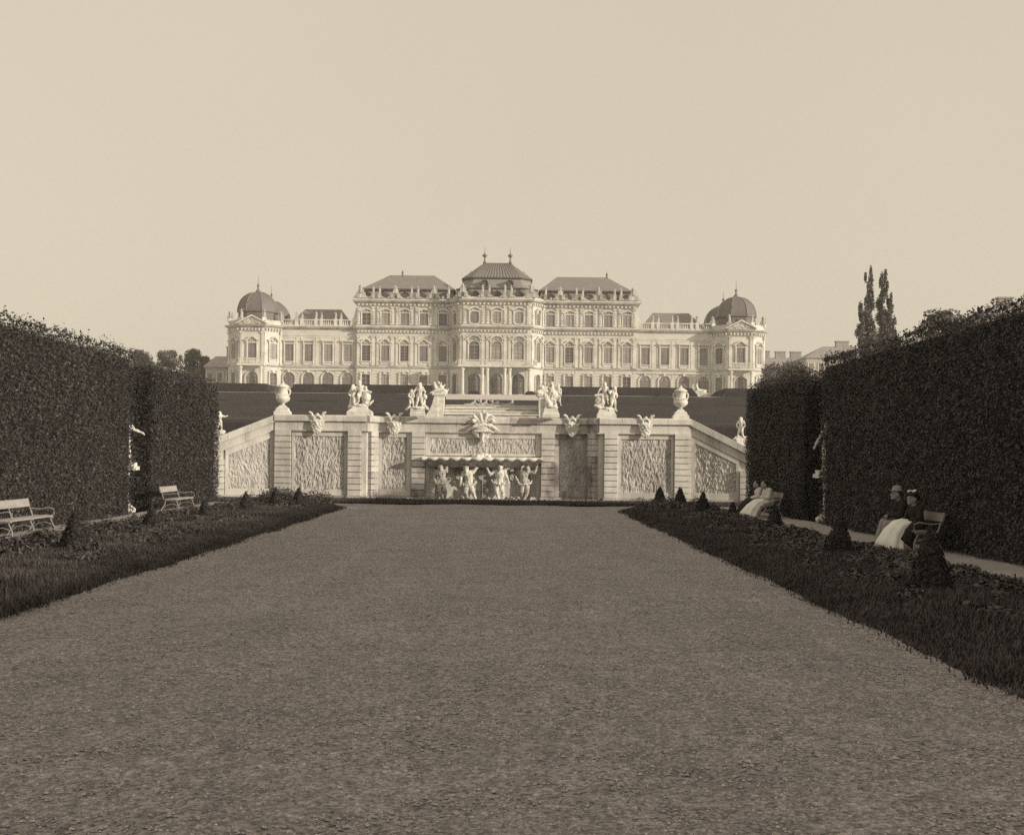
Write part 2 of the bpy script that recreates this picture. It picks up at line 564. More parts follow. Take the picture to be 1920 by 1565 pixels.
def shift(S, x, y, z, rz=0.0, k=1.0):
    c, s = math.cos(rz), math.sin(rz)
    return xfs(S, lambda p: (x + k * (p[0] * c - p[1] * s), y + k * (p[0] * s + p[1] * c), z + k * p[2]))


# ------------------------------------------------------------------ ground, paths, terraces
def sheet(name, pts, m, kind='structure', cut=None):
    mb = MB(); mb.add(pts, [tuple(range(len(pts)))])
    return tag(mb.build(name, m), kind=kind)


def strips(name, prof, x0, x1, m, nx=2, wob=0.0):
    """ground strip following a (Y, z) profile"""
    xs = np.linspace(x0, x1, nx)
    G = np.zeros((len(prof), nx, 3))
    for i, (y, z) in enumerate(prof):
        G[i, :, 0] = xs; G[i, :, 1] = y; G[i, :, 2] = z
        if wob and nx > 2:
            G[i, :, 2] += RNG.normal(0, wob, nx)
    return tag(link(bpy.data.objects.new(name, grid_mesh(name, G, m))), kind='structure')


sheet('ground', [(-3000, -300, -.01), (3000, -300, -.01), (3000, 5000, -.01), (-3000, 5000, -.01)], M['turf'])
# gravel court: a gently uneven sheet
gx, gy = np.linspace(-14, 13, 55), np.concatenate([np.linspace(-24, 4, 12), np.linspace(4.5, 53.6, 150)])
GX, GY = np.meshgrid(gx, gy)
GZ = 0.012 * np.sin(GX * 1.7 + GY * .6) + 0.012 * np.sin(GX * .8 - GY * 1.1 + 1) + RNG.normal(0, .004, GX.shape) + .03
tag(link(bpy.data.objects.new('gravel_court', grid_mesh('gravel_court', np.stack([GX, GY, GZ], -1), M['gravel']))), kind='structure')
for nm, xa, xb in (('path_left', -11.75, -9.55), ('path_right', 7.75, 9.75)):
    px_ = np.linspace(xa, xb, 9); py_ = np.linspace(-10, 49.5, 90)
    PX, PY = np.meshgrid(px_, py_)
    tag(link(bpy.data.objects.new(nm, grid_mesh(nm, np.stack([PX, PY, .085 + RNG.normal(0, .005, PX.shape)], -1), M['path']))), kind='structure')

LW = 120
strips('lower_lawn', [(57.2, -0.005), (57.25, 3.5), (80, 4.3), (101.9, 5.15)], -LW, LW, M['lawn'], 60, .02)
strips('lawn_bank', [(101.9, 5.15), (104, 5.5), (108, 6.25), (112, 6.95)], -LW, LW, M['lawn'], 90, .025)
strips('terrace_path', [(112, 6.95), (113.2, 7.0)], -LW, LW, M['path'])
strips('upper_lawn', [(113.2, 7.0), (119.6, 8.06)], -LW, LW, M['bank'], 90, .02)
strips('upper_path', [(119.6, 8.06), (124, 8.32)], -LW, LW, M['terrace'])
strips('palace_terrace', [(124, 8.32), (170, 10.4), (203, 12.05), (209, 12.5), (260, 12.55), (900, 13.5)], -700, 700, M['terrace'])
strips('hillside_ground', [(56.5, -.006), (56.6, 3.3), (118, 7.4), (124, 8.25)], LW, 700, M['turf'])
strips('hillside_ground', [(56.5, -.006), (56.6, 3.3), (118, 7.4), (124, 8.25)], -700, -LW, M['turf'])

sheet('centre_path', [(at(836, 745, 115.5)[0], 115.2, 7.37), (at(1042, 745, 115.5)[0], 115.2, 7.37), (at(1042, 745, 120)[0], 119.7, 8.10), (at(836, 745, 120)[0], 119.7, 8.10)], M['terrace'])


def bank(px0, px1, sl0, sl1):
    """clipped grass bank in front of the palace between two photograph columns"""
    x0, x1 = at(px0, 740, 124)[0], at(px1, 740, 124)[0]
    z0, z1, zt = 8.0, 8.2, 9.22
    n = max(6, int((x1 - x0) / 1.0))
    prof = [(122.6, 0.0), (122.9, .45), (123.9, .97), (124.4, 1.0), (131, 1.0), (133.4, 0)]
    rings = []
    for u in np.linspace(0, 1, n):
        rings.append([(x0 + sl0 * k + u * (x1 - x0 - (sl0 + sl1) * k), y, z0 + (zt - z0) * k + random.gauss(0, .012) * (k > 0)) for y, k in prof])
    return tag(MB().loft(rings).build('grass_bank', M['bank']), kind='structure')


bank(300, 516, 0, 1.0)
bank(541, 812, 0.6, 0.1)
bank(1044, 1308, 0.1, 0.6)
bank(1345, 1560, 1.0, 0)

# ------------------------------------------------------------------ the palace
PAL = thing('palace', (-1.15, 215, 12.55), 'long white baroque palace with corner domes and dark hipped roofs on the terrace', 'palace')
ZB = -3.0


def outline(w_, h, rise, n=10, corner=0.0):
    """x-z outline of an opening from bottom left round the top to bottom right"""
    if corner:
        c = corner; pts = []
        for cx, cz, a0 in ((-w_ / 2 + c, c, 270), (-w_ / 2 + c, h - c, 180), (w_ / 2 - c, h - c, 90), (w_ / 2 - c, c, 0)):
            for k in range(5):
                a = rad(a0 - k * 22.5)
                pts.append((cx + c * math.cos(a), cz + c * math.sin(a)))
        return pts + [pts[0]]
    pts = [(-w_ / 2, 0)]
    if rise <= 0:
        return pts + [(-w_ / 2, h), (w_ / 2, h), (w_ / 2, 0)]
    for k in range(n + 1):
        a = PI * (1 - k / n)
        pts.append((w_ / 2 * math.cos(a), h - rise + rise * math.sin(a)))
    return pts + [(w_ / 2, 0)]


def grow(pts, d, bottom=True):
    cx = 0; cz = sum(p[1] for p in pts) / len(pts)
    xs = max(abs(p[0]) for p in pts); h = max(p[1] for p in pts)
    return [(p[0] * (xs + d) / xs, (p[1] - cz) * (h / 2 + d) / (h / 2) + cz if (p[1] > .01 or not bottom) else 0.0) for p in pts]


def hood_pts(w_, z, kind):
    if kind == 'ogee':
        top = [(-w_ * .5, 0), (-w_ * .36, .05), (-w_ * .25, .22), (-w_ * .14, .5), (0, .62), (w_ * .14, .5), (w_ * .25, .22), (w_ * .36, .05), (w_ * .5, 0)]
    elif kind == 'brow':
        top = [(-w_ * .5, 0), (-w_ * .34, .02), (-w_ * .24, .26), (0, .40), (w_ * .24, .26), (w_ * .34, .02), (w_ * .5, 0)]
    elif kind == 'round':
        top = [(-w_ * .5, 0), (-w_ * .38, .06)] + [(w_ * .33 * math.cos(a), .12 + .55 * math.sin(a)) for a in (rad(170), rad(135), rad(90), rad(45), rad(10))] + [(w_ * .38, .06), (w_ * .5, 0)]
    else:
        top = [(-w_ * .5, 0), (w_ * .5, 0)]
    return [(x, z + q) for x, q in top]


WIN = {}


def window_style(key, w_, h, rise=0.0, corner=0.0, hood=None, hz=0.5, hw=1.6, apron=0.0, nv=2, nh=4, door=False, quoins=False, key_stone=False, trans=None, fr=0.2):
    o = outline(w_, h, rise, corner=corner)
    mb = MB()
    mb.ring(o, grow(o, fr, not corner), -0.22, 0.02)
    mb.ring(grow(o, fr * .55, not corner), grow(o, fr * 1.0, not corner), -0.27, -0.20)
    if hood:
        lo = hood_pts(w_ * hw, h + hz, hood)
        up = [(x * 1.03, z + .20) for x, z in lo]
        mb.ring(lo, up, -0.48, 0.02)
        mb.ring([(x, z - .1) for x, z in lo], [(x, z) for x, z in lo], -0.34, 0.02)
        if hood != 'flat':
            for k in range(9):      # carved relief under the hood
                a = random.uniform(-.32, .32) * w_
                mb.lathe([(.02, -.1), (.13, 0), (.02, .1)], 6, (a, -.14, h + random.uniform(.22, hz + .25)))
        for s in (-1, 1):           # consoles
            mb.box(s * w_ * .62 - .09, s * w_ * .62 + .09, -0.30, 0.02, h + hz - .5, h + hz - .02)
    if apron:
        mb.box(-w_ * .66, w_ * .66, -0.32, 0.02, -.16, -.003)
        mb.box(-w_ * .52, w_ * .52, -0.14, 0.02, -apron, -.165)
        for s in (-1, 1):
            mb.box(s * w_ * .58 - .08, s * w_ * .58 + .08, -0.26, 0.02, -apron * .8, -.165)
    if quoins:
        k = 0; z = 0.1
        while z < h + .2:
            e = .10 if k % 2 else .0
            for s in (-1, 1):
                a, b_ = sorted((s * (w_ / 2 + .03), s * (w_ / 2 + fr + .06 + e)))
                mb.box(a, b_, -0.30, 0.02, z, z + .26)
            z += .3; k += 1
        mb.plate([(-.25, h + .05), (.25, h + .05), (.32, h + .5), (-.32, h + .5)], -0.36, 0.02)
        lo = [(-w_ * .66, h + .12), (-w_ * .4, h + .42), (0, h + .5), (w_ * .4, h + .42), (w_ * .66, h + .12)]
        mb.ring(lo, [(x * 1.04, z + .16) for x, z in lo], -0.34, 0.02)
    if key_stone:
        mb.plate([(-.16, h - .05), (.16, h - .05), (.24, h + .5), (-.24, h + .5)], -0.40, 0.02)
        mb.box(-w_ * .8, -.45, -0.3, 0.02, h + .34, h + .46)
        mb.box(.45, w_ * .8, -0.3, 0.02, h + .34, h + .46)
    pn = MB().plate(o if not corner else o[:-1], -0.06, 0.0)
    sa = MB()
    hh = h if not rise else h - rise * .25
    t_ = trans or (h - rise if rise else None)
    bw = .055
    for k in range(1, nv):
        x = -w_ / 2 + w_ * k / nv
        sa.box(x - bw, x + bw, -0.11, -0.055, .02, h - (rise * .10 if rise else .02) - (abs(x) / w_) * rise)
    for k in range(1, nh):
        z = h * k / nh
        if rise and z > h - rise * .55:
            continue
        sa.box(-w_ / 2 + .02, w_ / 2 - .02, -0.10, -0.055, z - bw * .7, z + bw * .7)
    if t_:
        sa.box(-w_ / 2 + .01, w_ / 2 - .01, -0.15, -0.055, t_ - .10, t_ + .10)
        if rise:
            for a in (rad(55), rad(125)):
                sa.plate([(-.03, t_ + .1), (.03, t_ + .1), (rise * .85 * math.cos(a) + .03, t_ + rise * .85 * math.sin(a)), (rise * .85 * math.cos(a) - .03, t_ + rise * .85 * math.sin(a))], -0.10, -0.056)
    if door:
        for s in (-1, 1):
            for z0, z1 in ((.15, 1.1), (1.25, (t_ or h) - .25)):
                sa.box(s * w_ * .25 - w_ * .15, s * w_ * .25 + w_ * .15, -0.09, -0.055, z0, z1)
    WIN[key] = (mb.mesh('window_' + key, M['trim']), [pn.mesh('pane', M[q]) for q in ('pane', 'pane', 'pane', 'pane_pale', 'pane_dark', 'pane_pale')], sa.mesh('sash', M['sash'] if not door else M['door']), door)


window_style('nobile', 1.42, 2.72, hood='ogee', hz=.45, hw=1.75, apron=.62, nv=2, nh=5)
window_style('upper', 1.46, 2.02, hood='brow', hz=.32, hw=1.75, nv=2, nh=3)
window_style('ground', 1.38, 2.75, quoins=True, nv=2, nh=4, apron=0)
window_style('wing', 1.44, 3.0, hood='flat', hz=.55, hw=1.55, apron=.6, nv=2, nh=5)
window_style('arch', 1.95, 3.95, rise=.97, key_stone=True, nv=2, nh=1, door=True, fr=.24)
window_style('hall', 1.74, 3.35, rise=.62, hood='round', hz=.30, hw=1.7, nv=2, nh=5, fr=.22)
window_style('oval', 1.46, 2.05, corner=.45, hood='brow', hz=.30, hw=1.7, nv=2, nh=3, fr=.22)
window_style('portal', 2.06, 3.75, rise=1.0, nv=2, nh=1, door=True, fr=.2)
window_style('cant_hall', 1.2, 3.35, rise=.5, hood='ogee', hz=.25, hw=1.6, nv=2, nh=5)
window_style('cant_oval', 1.0, 2.0, rise=.3, hood='brow', hz=.25, hw=1.6, nv=2, nh=3)
window_style('cant_door', 1.25, 3.75, rise=.6, nv=2, nh=1, door=True)


def window(key, x, y, z, rz=0.0, name=None):
    a, b_, c, d = WIN[key]
    o = put('door' if d else 'window', a, PAL, (x, y, z), rz)
    put('pane', random.choice(b_), o)
    put('door_leaf' if d else 'sash', c, o)
    return o


# bodies
HX, CX, CO, CY = 24.5, 6.0, 8.25, -3.0
MB().box(-HX, HX, 0, 14, ZB, 16.9).build('main_wall', M['facade'], PAL)
MB().prism([(-CO, .05), (-CX, CY), (CX, CY), (CO, .05)], ZB, 16.85).build('centre_wall', M['facade'], PAL)
WY, WX = 0.6, 37.9
for s in (-1, 1):
    a, b_ = sorted((s * (HX - .1), s * WX))
    MB().box(a, b_, WY, 13.2, ZB, 12.1).build('wing_wall', M['facade'], PAL)
TX, TY, TF, TH = 42.4, 2.65, 2.05, 4.65
octo = [(-TH, TF), (-TH, -TF), (-TF, -TH), (TF, -TH), (TH, -TF), (TH, TF), (TF, TH), (-TF, TH)]


def tower_path(s):
    return [(s * TX + a, TY + b_) for a, b_ in octo]


for s in (-1, 1):
    MB().prism(tower_path(s), ZB, 12.0).build('tower_wall', M['facade'], PAL)

# swept mouldings
front = [(-HX, 14), (-HX, 0), (-CO, 0), (-CX, CY), (CX, CY), (CO, 0), (HX, 0), (HX, 14)]


def cornice(path, z, k, name, closed=False, m='moulding'):
    pr = [(-.05, z - .55 * k), (.12 * k, z - .55 * k), (.20 * k, z - .30 * k), (.62 * k, z - .22 * k), (.70 * k, z - .05 * k), (.80 * k, z), (.80 * k, z + .08), (-.05, z + .14)]
    return MB().sweep(path, pr, closed).build(name, M[m], PAL)


cornice(front, 16.6, 1.0, 'cornice')
cornice(front, 11.95, .85, 'mid_cornice')
MB().sweep(front, [(-.05, 4.82), (.16, 4.82), (.26, 5.0), (.26, 5.1), (-.05, 5.16)]).build('string_course', M['moulding'], PAL)
MB().sweep(front, [(-.05, 10.55), (.10, 10.55), (.10, 10.68), (-.05, 10.7)]).build('architrave', M['trim'], PAL)
MB().sweep(front, [(-.05, 12.08), (.16, 12.08), (.16, 12.34), (-.05, 12.36)]).build('plinth_band', M['trim'], PAL)
for s in (-1, 1):
    pw = [(HX, WY), (WX, WY)] if s > 0 else [(-WX, WY), (-HX, WY)]
    cornice(pw, 11.95, .85, 'wing_cornice')
    MB().sweep(pw, [(-.05, 4.82), (.14, 4.82), (.22, 5.0), (.22, 5.1), (-.05, 5.16)]).build('string_course', M['moulding'], PAL)
    MB().sweep(pw, [(-.05, 10.4), (.08, 10.4), (.08, 10.55), (-.05, 10.56)]).build('architrave', M['trim'], PAL)
    tp = tower_path(s)
    tp = tp[::1]
    cornice(tp, 11.95, .95, 'tower_cornice', True)
    MB().sweep(tp, [(-.05, 4.82), (.16, 4.82), (.26, 5.0), (.26, 5.1), (-.05, 5.16)], True).build('string_course', M['moulding'], PAL)
    MB().sweep(tp, [(-.05, 12.02), (-.0, 12.02), (-.0, 12.75), (.06, 12.75), (.06, 12.9), (-.35, 12.9), (-.35, 12.02)], True).build('parapet', M['trim'], PAL)


def along(p, q, u, out):
    """point at distance u from p towards q, moved out of the wall; plus its turn"""
    p, q = Vector(p), Vector(q)
    d = (q - p).normalized()
    return p + d * u + Vector((d.y, -d.x)) * out, math.atan2(d.y, d.x)


def seg_boxes(p, q, us, hw, out0, out1, z0, z1, mb):
    for u in us:
        c, a = along(p, q, u, 0)
        m = Matrix.Translation((c.x, c.y, 0)) @ Matrix.Rotation(a, 4, 'Z')
        t = MB().box(-hw, hw, -out1, -out0, z0, z1).xf(m)
        mb.add(t.v, t.f)


def seg_len(p, q):
    return (Vector(q) - Vector(p)).length


# modillions under both cornices
mb = MB()
for p, q in zip(front[1:-1], front[2:-1]):
    seg_boxes(p, q, np.arange(.35, seg_len(p, q) - .2, .7), .13, -.02, .55, 15.72, 16.06, mb)
mb.build('modillions', M['trim'], PAL)['kind'] = 'stuff'
mb = MB()
for p, q in zip(front[1:-1], front[2:-1]):
    seg_boxes(p, q, np.arange(.3, seg_len(p, q) - .2, .62), .11, -.02, .42, 11.02, 11.42, mb)
mb.build('modillions', M['trim'], PAL)['kind'] = 'stuff'
for s in (-1, 1):
    tp = tower_path(s); mb = MB()
    for i in (1, 2, 3):
        seg_boxes(tp[i], tp[i + 1], np.arange(.3, seg_len(tp[i], tp[i + 1]) - .2, .6), .11, -.02, .48, 11.0, 11.4, mb)
    mb.build('modillions', M['trim'], PAL)['kind'] = 'stuff'


def pilaster(x, y, z0, z1, w_, rz=0.0, out=.16, cap=True, orn=False):
    mb = MB().box(-w_ / 2, w_ / 2, -out, .02, z0, z1 - (.42 if cap else 0))
    mb.box(-w_ * .6, w_ * .6, -out - .06, .02, z0, z0 + .28)
    if cap:
        mb.plate([(-w_ * .5, z1 - .425), (w_ * .5, z1 - .425), (w_ * .74, z1 - .1), (-w_ * .74, z1 - .1)], -out - .1, .02)
        mb.box(-w_ * .8, w_ * .8, -out - .17, .02, z1 - .097, z1)
        for sx in (-1, 1):
            mb.lathe([(.02, -.1), (.11, -.03), (.11, .03), (.02, .1)], 6, (sx * w_ * .55, -out - .1, z1 - .2))
    if orn:
        for k in range(5):
            zz = z0 + (z1 - z0) * (.18 + .15 * k)
            mb.lathe([(.02, -.13), (.12 - .01 * k, 0), (.02, .13)], 6, (random.uniform(-.05, .05), -out - .02, zz))
    return mb.build('pilaster', M['trim'], PAL, (x, y, 0), rz)


mainx = [9.4 + 3.36 * k for k in range(5)]
for s in (-1, 1):
    for k, x in enumerate(mainx):
        window('nobile', s * x, 0, 6.05)
        window('upper', s * x, 0, 12.42)
        window('ground', s * x, 0, .95)
        if k < 4:
            for e in (-.42, .42):
                pilaster(s * (x + 1.68) + e, 0, 5.2, 10.5, .52, orn=False)
                pilaster(s * (x + 1.68) + e, 0, 12.4, 15.6, .46, out=.2, orn=True)
    pilaster(s * (HX - .34), 0, 5.2, 10.5, .52)
    pilaster(s * (HX - .34), 0, 12.4, 15.6, .46, out=.2, orn=True)
    # ground storey courses between openings
    mb = MB()
    edges = [CO + .1] + sum([[x - 1.05, x + 1.05] for x in mainx], []) + [HX - .02]
    for a, b_ in zip(edges[0::2], edges[1::2]):
        for k in range(9):
            z = .35 + k * .49
            x0, x1 = sorted((s * a, s * b_))
            mb.box(x0, x1, -.07, .02, z, z + .43)
    mb.build('rusticated_courses', M['rust'], PAL)['kind'] = 'stuff'

    # wings
    wx = [26.15 + 3.42 * k for k in range(4)]
    mb = MB()
    for k, x in enumerate(wx):
        window('wing', s * x, WY, 5.92)
        window('arch', s * x, WY, .05)
        # sunk panel lines of the upper wing storey
        for e in (-1.28, 1.28):
            mb.box(s * x + e - .1, s * x + e + .1, WY - .07, WY + .02, 5.4, 10.1)
        mb.box(s * x - 1.6, s * x + 1.6, WY - .06, WY + .02, 10.1, 10.22)
    mb.build('wall_panelling', M['trim'], PAL)['kind'] = 'stuff'
    mb = MB()
    edges = [HX + .05] + sum([[x - 1.25, x + 1.25] for x in wx], []) + [WX - .4]
    for a, b_ in zip(edges[0::2], edges[1::2]):
        for k in range(8):
            z = .35 + k * .49
            x0, x1 = sorted((s * a, s * b_))
            if x1 - x0 > .1:
                mb.box(x0, x1, WY - .07, WY + .02, z, z + .43)
    mb.build('rusticated_courses', M['rust'], PAL)['kind'] = 'stuff'

    # towers
    tp = tower_path(s)
    for i in (1, 2, 3, 4, 0):
        p, q = tp[i], tp[(i + 1) % 8]
        c, a = along(p, q, seg_len(p, q) / 2, 0)
        if i == 2:
            window('nobile', c.x, c.y, 6.1, a)
            window('portal', c.x, c.y - .02, .1, a)
        else:
            window('cant_hall' if False else 'nobile', c.x, c.y, 6.1, a)
            window('ground', c.x, c.y, .95, a)
        for u in (.22, seg_len(p, q) - .22):
            c, a = along(p, q, u, 0)
            pilaster(c.x, c.y, 5.2, 10.9, .42, a)
        if i in (1, 3):
            mb = MB()
            L_ = seg_len(p, q)
            for k in range(9):
                for u0, u1 in ((.05, L_ / 2 - 1.1), (L_ / 2 + 1.1, L_ - .05)):
                    seg_boxes(p, q, [(u0 + u1) / 2], (u1 - u0) / 2, -.02, .07, .35 + k * .49, .78 + k * .49, mb)
            mb.build('rusticated_courses', M['rust'], PAL)['kind'] = 'stuff'
    # balcony on two columns before each tower
    fy = TY - TH
    mb = MB().box(s * TX - 2.35, s * TX + 2.35, fy - 1.5, fy - .02, 4.86, 5.2)
    mb.build('balcony_slab', M['trim'], PAL)
    for e in (-1.75, 1.75):
        MB().lathe([(.34, 0), (.34, .3), (.24, .42), (.23, 2.5), (.20, 4.25), (.30, 4.4), (.34, 4.7), (.34, 4.85)], 12, (s * TX + e, fy - 1.0, 0)).build('column', M['trim'], PAL)
    mb = MB().box(s * TX - 2.2, s * TX + 2.2, fy - 1.42, fy - 1.2, 6.02, 6.16)
    for e in np.linspace(-2.0, 2.0, 17):
        mb.lathe([(.05, 5.2), (.10, 5.45), (.05, 5.8), (.07, 6.02)], 6, (s * TX + e, fy - 1.31, 0))
    mb.build('balcony_railing', M['trim'], PAL)['kind'] = 'stuff'
    # pediment over the tower front
    mb = MB()
    mb.plate([(-2.5, 12.10), (2.5, 12.10), (0, 13.35)], -.45, .1)
    mb.ring([(-2.62, 12.15), (0, 13.42), (2.62, 12.15)], [(-2.85, 12.22), (0, 13.72), (2.85, 12.22)], -.8, .1)
    for k in range(18):
        x = random.uniform(-1.6, 1.6)
        mb.lathe([(.02, -.16), (.17, 0), (.02, .16)], 6, (x, -.5, 12.25 + random.uniform(.0, .85) * (1 - abs(x) / 2.2)))
    mb.xf(Matrix.Translation((s * TX, fy, 0)))
    mb.build('pediment', M['trim'], PAL)
    # domes: front one and the one of the rear tower
    for dy, nm in ((0.0, 'dome'), (12.6, 'dome')):
        cx = s * TX
        ph = PI / 8
        d = MB().lathe([(3.75, 12.4), (3.62, 13.2), (3.45, 13.9), (3.4, 14.5)], 8, (cx, TY + dy, 0), ph).build('drum', M['dome'], PAL)
        prof = [(3.72, 14.5), (3.72, 14.62), (3.6, 14.66)] + [(3.6 * math.cos(a) ** .9, 14.7 + 3.55 * math.sin(a)) for a in [rad(q) for q in (8, 18, 28, 38, 48, 58, 68, 78, 86)]] + [(.02, 18.28)]
        MB().lathe(prof, 8, (cx, TY + dy, 0), ph).build('dome', M['dome'], PAL)
        rb = MB()
        for k in range(8):
            a = ph + k * PI / 4
            rb.tube([(cx + (r + .03) * math.cos(a), TY + dy + (r + .03) * math.sin(a), z) for r, z in prof[2:-1]], .07, 5)
        rb.build('dome_ribs', M['copper'], PAL)['kind'] = 'stuff'
        MB().lathe([(.55, 18.05), (.42, 18.5), (.18, 18.75), (.12, 19.2), (.30, 19.42), (.12, 19.62), (.05, 19.8), (.02, 21.2)], 10, (cx, TY + dy, 0)).build('finial', M['gold'], PAL, smooth=True)
    MB().prism([(s * TX + a, TY + 12.6 + b_) for a, b_ in octo], ZB, 12.6).build('rear_tower_wall', M['facade'], PAL)
    # wing balustrade and roof
    a, b_ = sorted((s * (HX + .9), s * (WX - .2)))
    mb = MB().box(a, b_, WY - .25, WY + .15, 12.06, 12.34)
    mb.box(a, b_, WY - .28, WY + .18, 13.12, 13.3)
    for x in np.arange(a + .2, b_, .33):
        mb.lathe([(.06, 12.34), (.11, 12.55), (.05, 12.9), (.08, 13.12)], 6, (x, WY - .05, 0))
    mb.build('balustrade', M['trim'], PAL)['kind'] = 'stuff'
    for x in wx[:-1]:
        xx = s * (x + 1.71)
        MB().box(xx - .75, xx - .2, WY - .32, WY + .22, 12.07, 13.42).box(xx + .2, xx + .75, WY - .32, WY + .22, 12.07, 13.42).build('balustrade_pier', M['trim'], PAL)
    rx0, rx1 = s * 25.6, s * 37.3
    q0, q1 = sorted((rx0, rx1))
    hy0, hy1, hz0, hz1 = 2.2, 12.2, 12.3, 15.85
    mb = MB().add([(q0, hy0, hz0), (q1, hy0, hz0), (q1, hy1, hz0), (q0, hy1, hz0), (q0 + 2.6, 7.2, hz1), (q1 - 2.6, 7.2, hz1)],
                  [(0, 1, 5, 4), (1, 2, 5), (2, 3, 4, 5), (3, 0, 4), (0, 3, 2, 1)])
    mb.build('wing_roof', M['slate'], PAL)
    # volute between main block and wing
    MB().plate([(s * HX, 12.1), (s * (HX + 1.3), 12.1), (s * (HX + 1.15), 12.9), (s * (HX + .55), 13.9), (s * (HX + .25), 15.2), (s * HX, 15.6)], .3, 1.0).build('volute', M['trim'], PAL)

    # main block roof: low mansard then hip
    q0, q1 = sorted((s * 7.2, s * 24.0))
    mb = MB()
    lo = [(q0, .9), (q1, .9), (q1, 13.2), (q0, 13.2)]
    md = [(q0 + .6, 1.5), (q1 - .6, 1.5), (q1 - .6, 12.6), (q0 + .6, 12.6)]
    mb.loft([[(x, y, 16.4) for x, y in lo], [(x, y, 18.75) for x, y in md]])
    mb.build('mansard', M['slate'], PAL)
    e = .35
    ev = [(q0 + .6 - e, 1.5 - e), (q1 - .6 + e, 1.5 - e), (q1 - .6 + e, 12.6 + e), (q0 + .6 - e, 12.6 + e)]
    r0, r1 = (q0 + 4.6, q1 - 4.2) if s < 0 else (q0 + 3.6, q1 - 4.2)
    mb = MB().add([(x, y, 18.78) for x, y in ev] + [(x, y, 18.95) for x, y in ev] + [(r0, 7, 22.15), (r1, 7, 22.15)],
                  [(0, 1, 5, 4), (1, 2, 6, 5), (2, 3, 7, 6), (3, 0, 4, 7), (4, 5, 9, 8), (5, 6, 9), (6, 7, 8, 9), (7, 4, 8), (3, 2, 1, 0)])
    mb.build('roof', M['slate'], PAL)
    MB().sweep([ev[3], ev[0], ev[1], ev[2]], [(-.02, 18.66), (.08, 18.66), (.1, 18.92), (-.02, 18.92)]).build('gutter', M['lead'], PAL)
    for x in (mainx[0], mainx[2], mainx[4]):
        mb = MB()
        mb.ring(outline(1.3, .95, .5), grow(outline(1.3, .95, .5), .16), -.5, .6)
        mb.plate(outline(1.3, .95, .5), -.3, .6)
        d_ = mb.build('dormer', M['lead'], PAL, (s * x, 1.05, 17.15))
        put('pane', MB().plate(outline(1.2, .85, .45), -.33, -.31).mesh('pane', M['pane']), d_, (0, 0, .04))
    for x in ((r0 * .72 + r1 * .28) if s < 0 else r1, ):
        MB().lathe([(.25, 22.1), (.10, 22.4), (.22, 22.65), (.05, 22.95), (.02, 23.3)], 8, (x, 7, 0)).build('finial', M['gold'], PAL)

# centre: windows, pilasters, columns, balcony
for k in (-1, 0, 1):
    x = 3.83 * k
    window('hall', x, CY, 6.05)
    window('oval', x, CY, 12.5)
    window('portal', x, CY, .1)
for k in (-1.5, -.5, .5, 1.5):
    for e in ((-.42, .42) if abs(k) < 1 else ((-.25, ) if k > 0 else (.25, ))):
        pilaster(3.83 * k + e, CY, 5.2, 10.5, .5)
        pilaster(3.83 * k + e, CY, 12.4, 15.6, .46, out=.2, orn=True)
for p, q in (((-CO, 0), (-CX, CY)), ((CX, CY), (CO, 0))):
    L_ = seg_len(p, q)
    c, a = along(p, q, L_ / 2, 0)
    window('cant_hall', c.x, c.y, 6.05, a)
    window('cant_oval', c.x, c.y, 12.5, a)
    window('cant_door', c.x, c.y, .1, a)
    for u in (.3, L_ - .3):
        c, a = along(p, q, u, 0)
        pilaster(c.x, c.y, 5.2, 10.5, .45, a)
        pilaster(c.x, c.y, 12.4, 15.6, .42, a, out=.2, orn=True)
MB().prism([(-6.5, CY - 2.2), (6.5, CY - 2.2), (7.2, CY - .6), (6.2, CY - .02), (-6.2, CY - .02), (-7.2, CY - .6)], 4.88, 5.2).build('balcony_slab', M['trim'], PAL)
for x in (-5.75, -2.35, -1.5, 1.5, 2.35, 5.75):
    MB().lathe([(.40, 0), (.40, .32), (.29, .44), (.285, 2.4), (.25, 4.25), (.36, 4.4), (.40, 4.7), (.40, 4.87)], 14, (x, CY - 1.5, 0)).build('column', M['trim'], PAL, smooth=False)
rp = [(-7.0, CY - .65), (-6.35, CY - 2.1), (6.35, CY - 2.1), (7.0, CY - .65)]
mb = MB().sweep(rp, [(-.1, 6.0), (.1, 6.0), (.1, 6.13), (-.1, 6.13)])
for p, q in zip(rp, rp[1:]):
    seg_boxes(p, q, np.arange(.2, seg_len(p, q), .34), .07, -.07, .07, 5.2, 6.0, mb)
mb.build('balcony_railing', M['trim'], PAL)['kind'] = 'stuff'
MB().box(-6.4, 6.4, CY - .16, CY - .02, .0, .35).build('door_plinth', M['trim'], PAL)
# rusticated back wall behind the columns is darker plaster between the portals
mb = MB()
for a, b_ in ((-5.9, -5.1), (-2.55, -1.3), (1.3, 2.55), (5.1, 5.9)):
    for k in range(9):
        mb.box(a, b_, CY - .07, CY + .02, .38 + k * .49, .80 + k * .49)
mb.build('rusticated_courses', M['rust'], PAL)['kind'] = 'stuff'
# garden steps
for k in range(5):
    MB().box(-7.6 - .45 * k, 7.6 + .45 * k, CY - 3.2 - .55 * k, CY - 2.6 - .0 * k + 2.5, -.16 * k - .9, -.16 * k).build('step', M['trim'], PAL, (0, 0, .0 - .002 * k))

# centre roof: three stages
def oct_ring(hw, y0, y1, c, z):
    return [(-hw, y0 + c, z), (-hw + c, y0, z), (hw - c, y0, z), (hw, y0 + c, z), (hw, y1, z), (-hw, y1, z)]


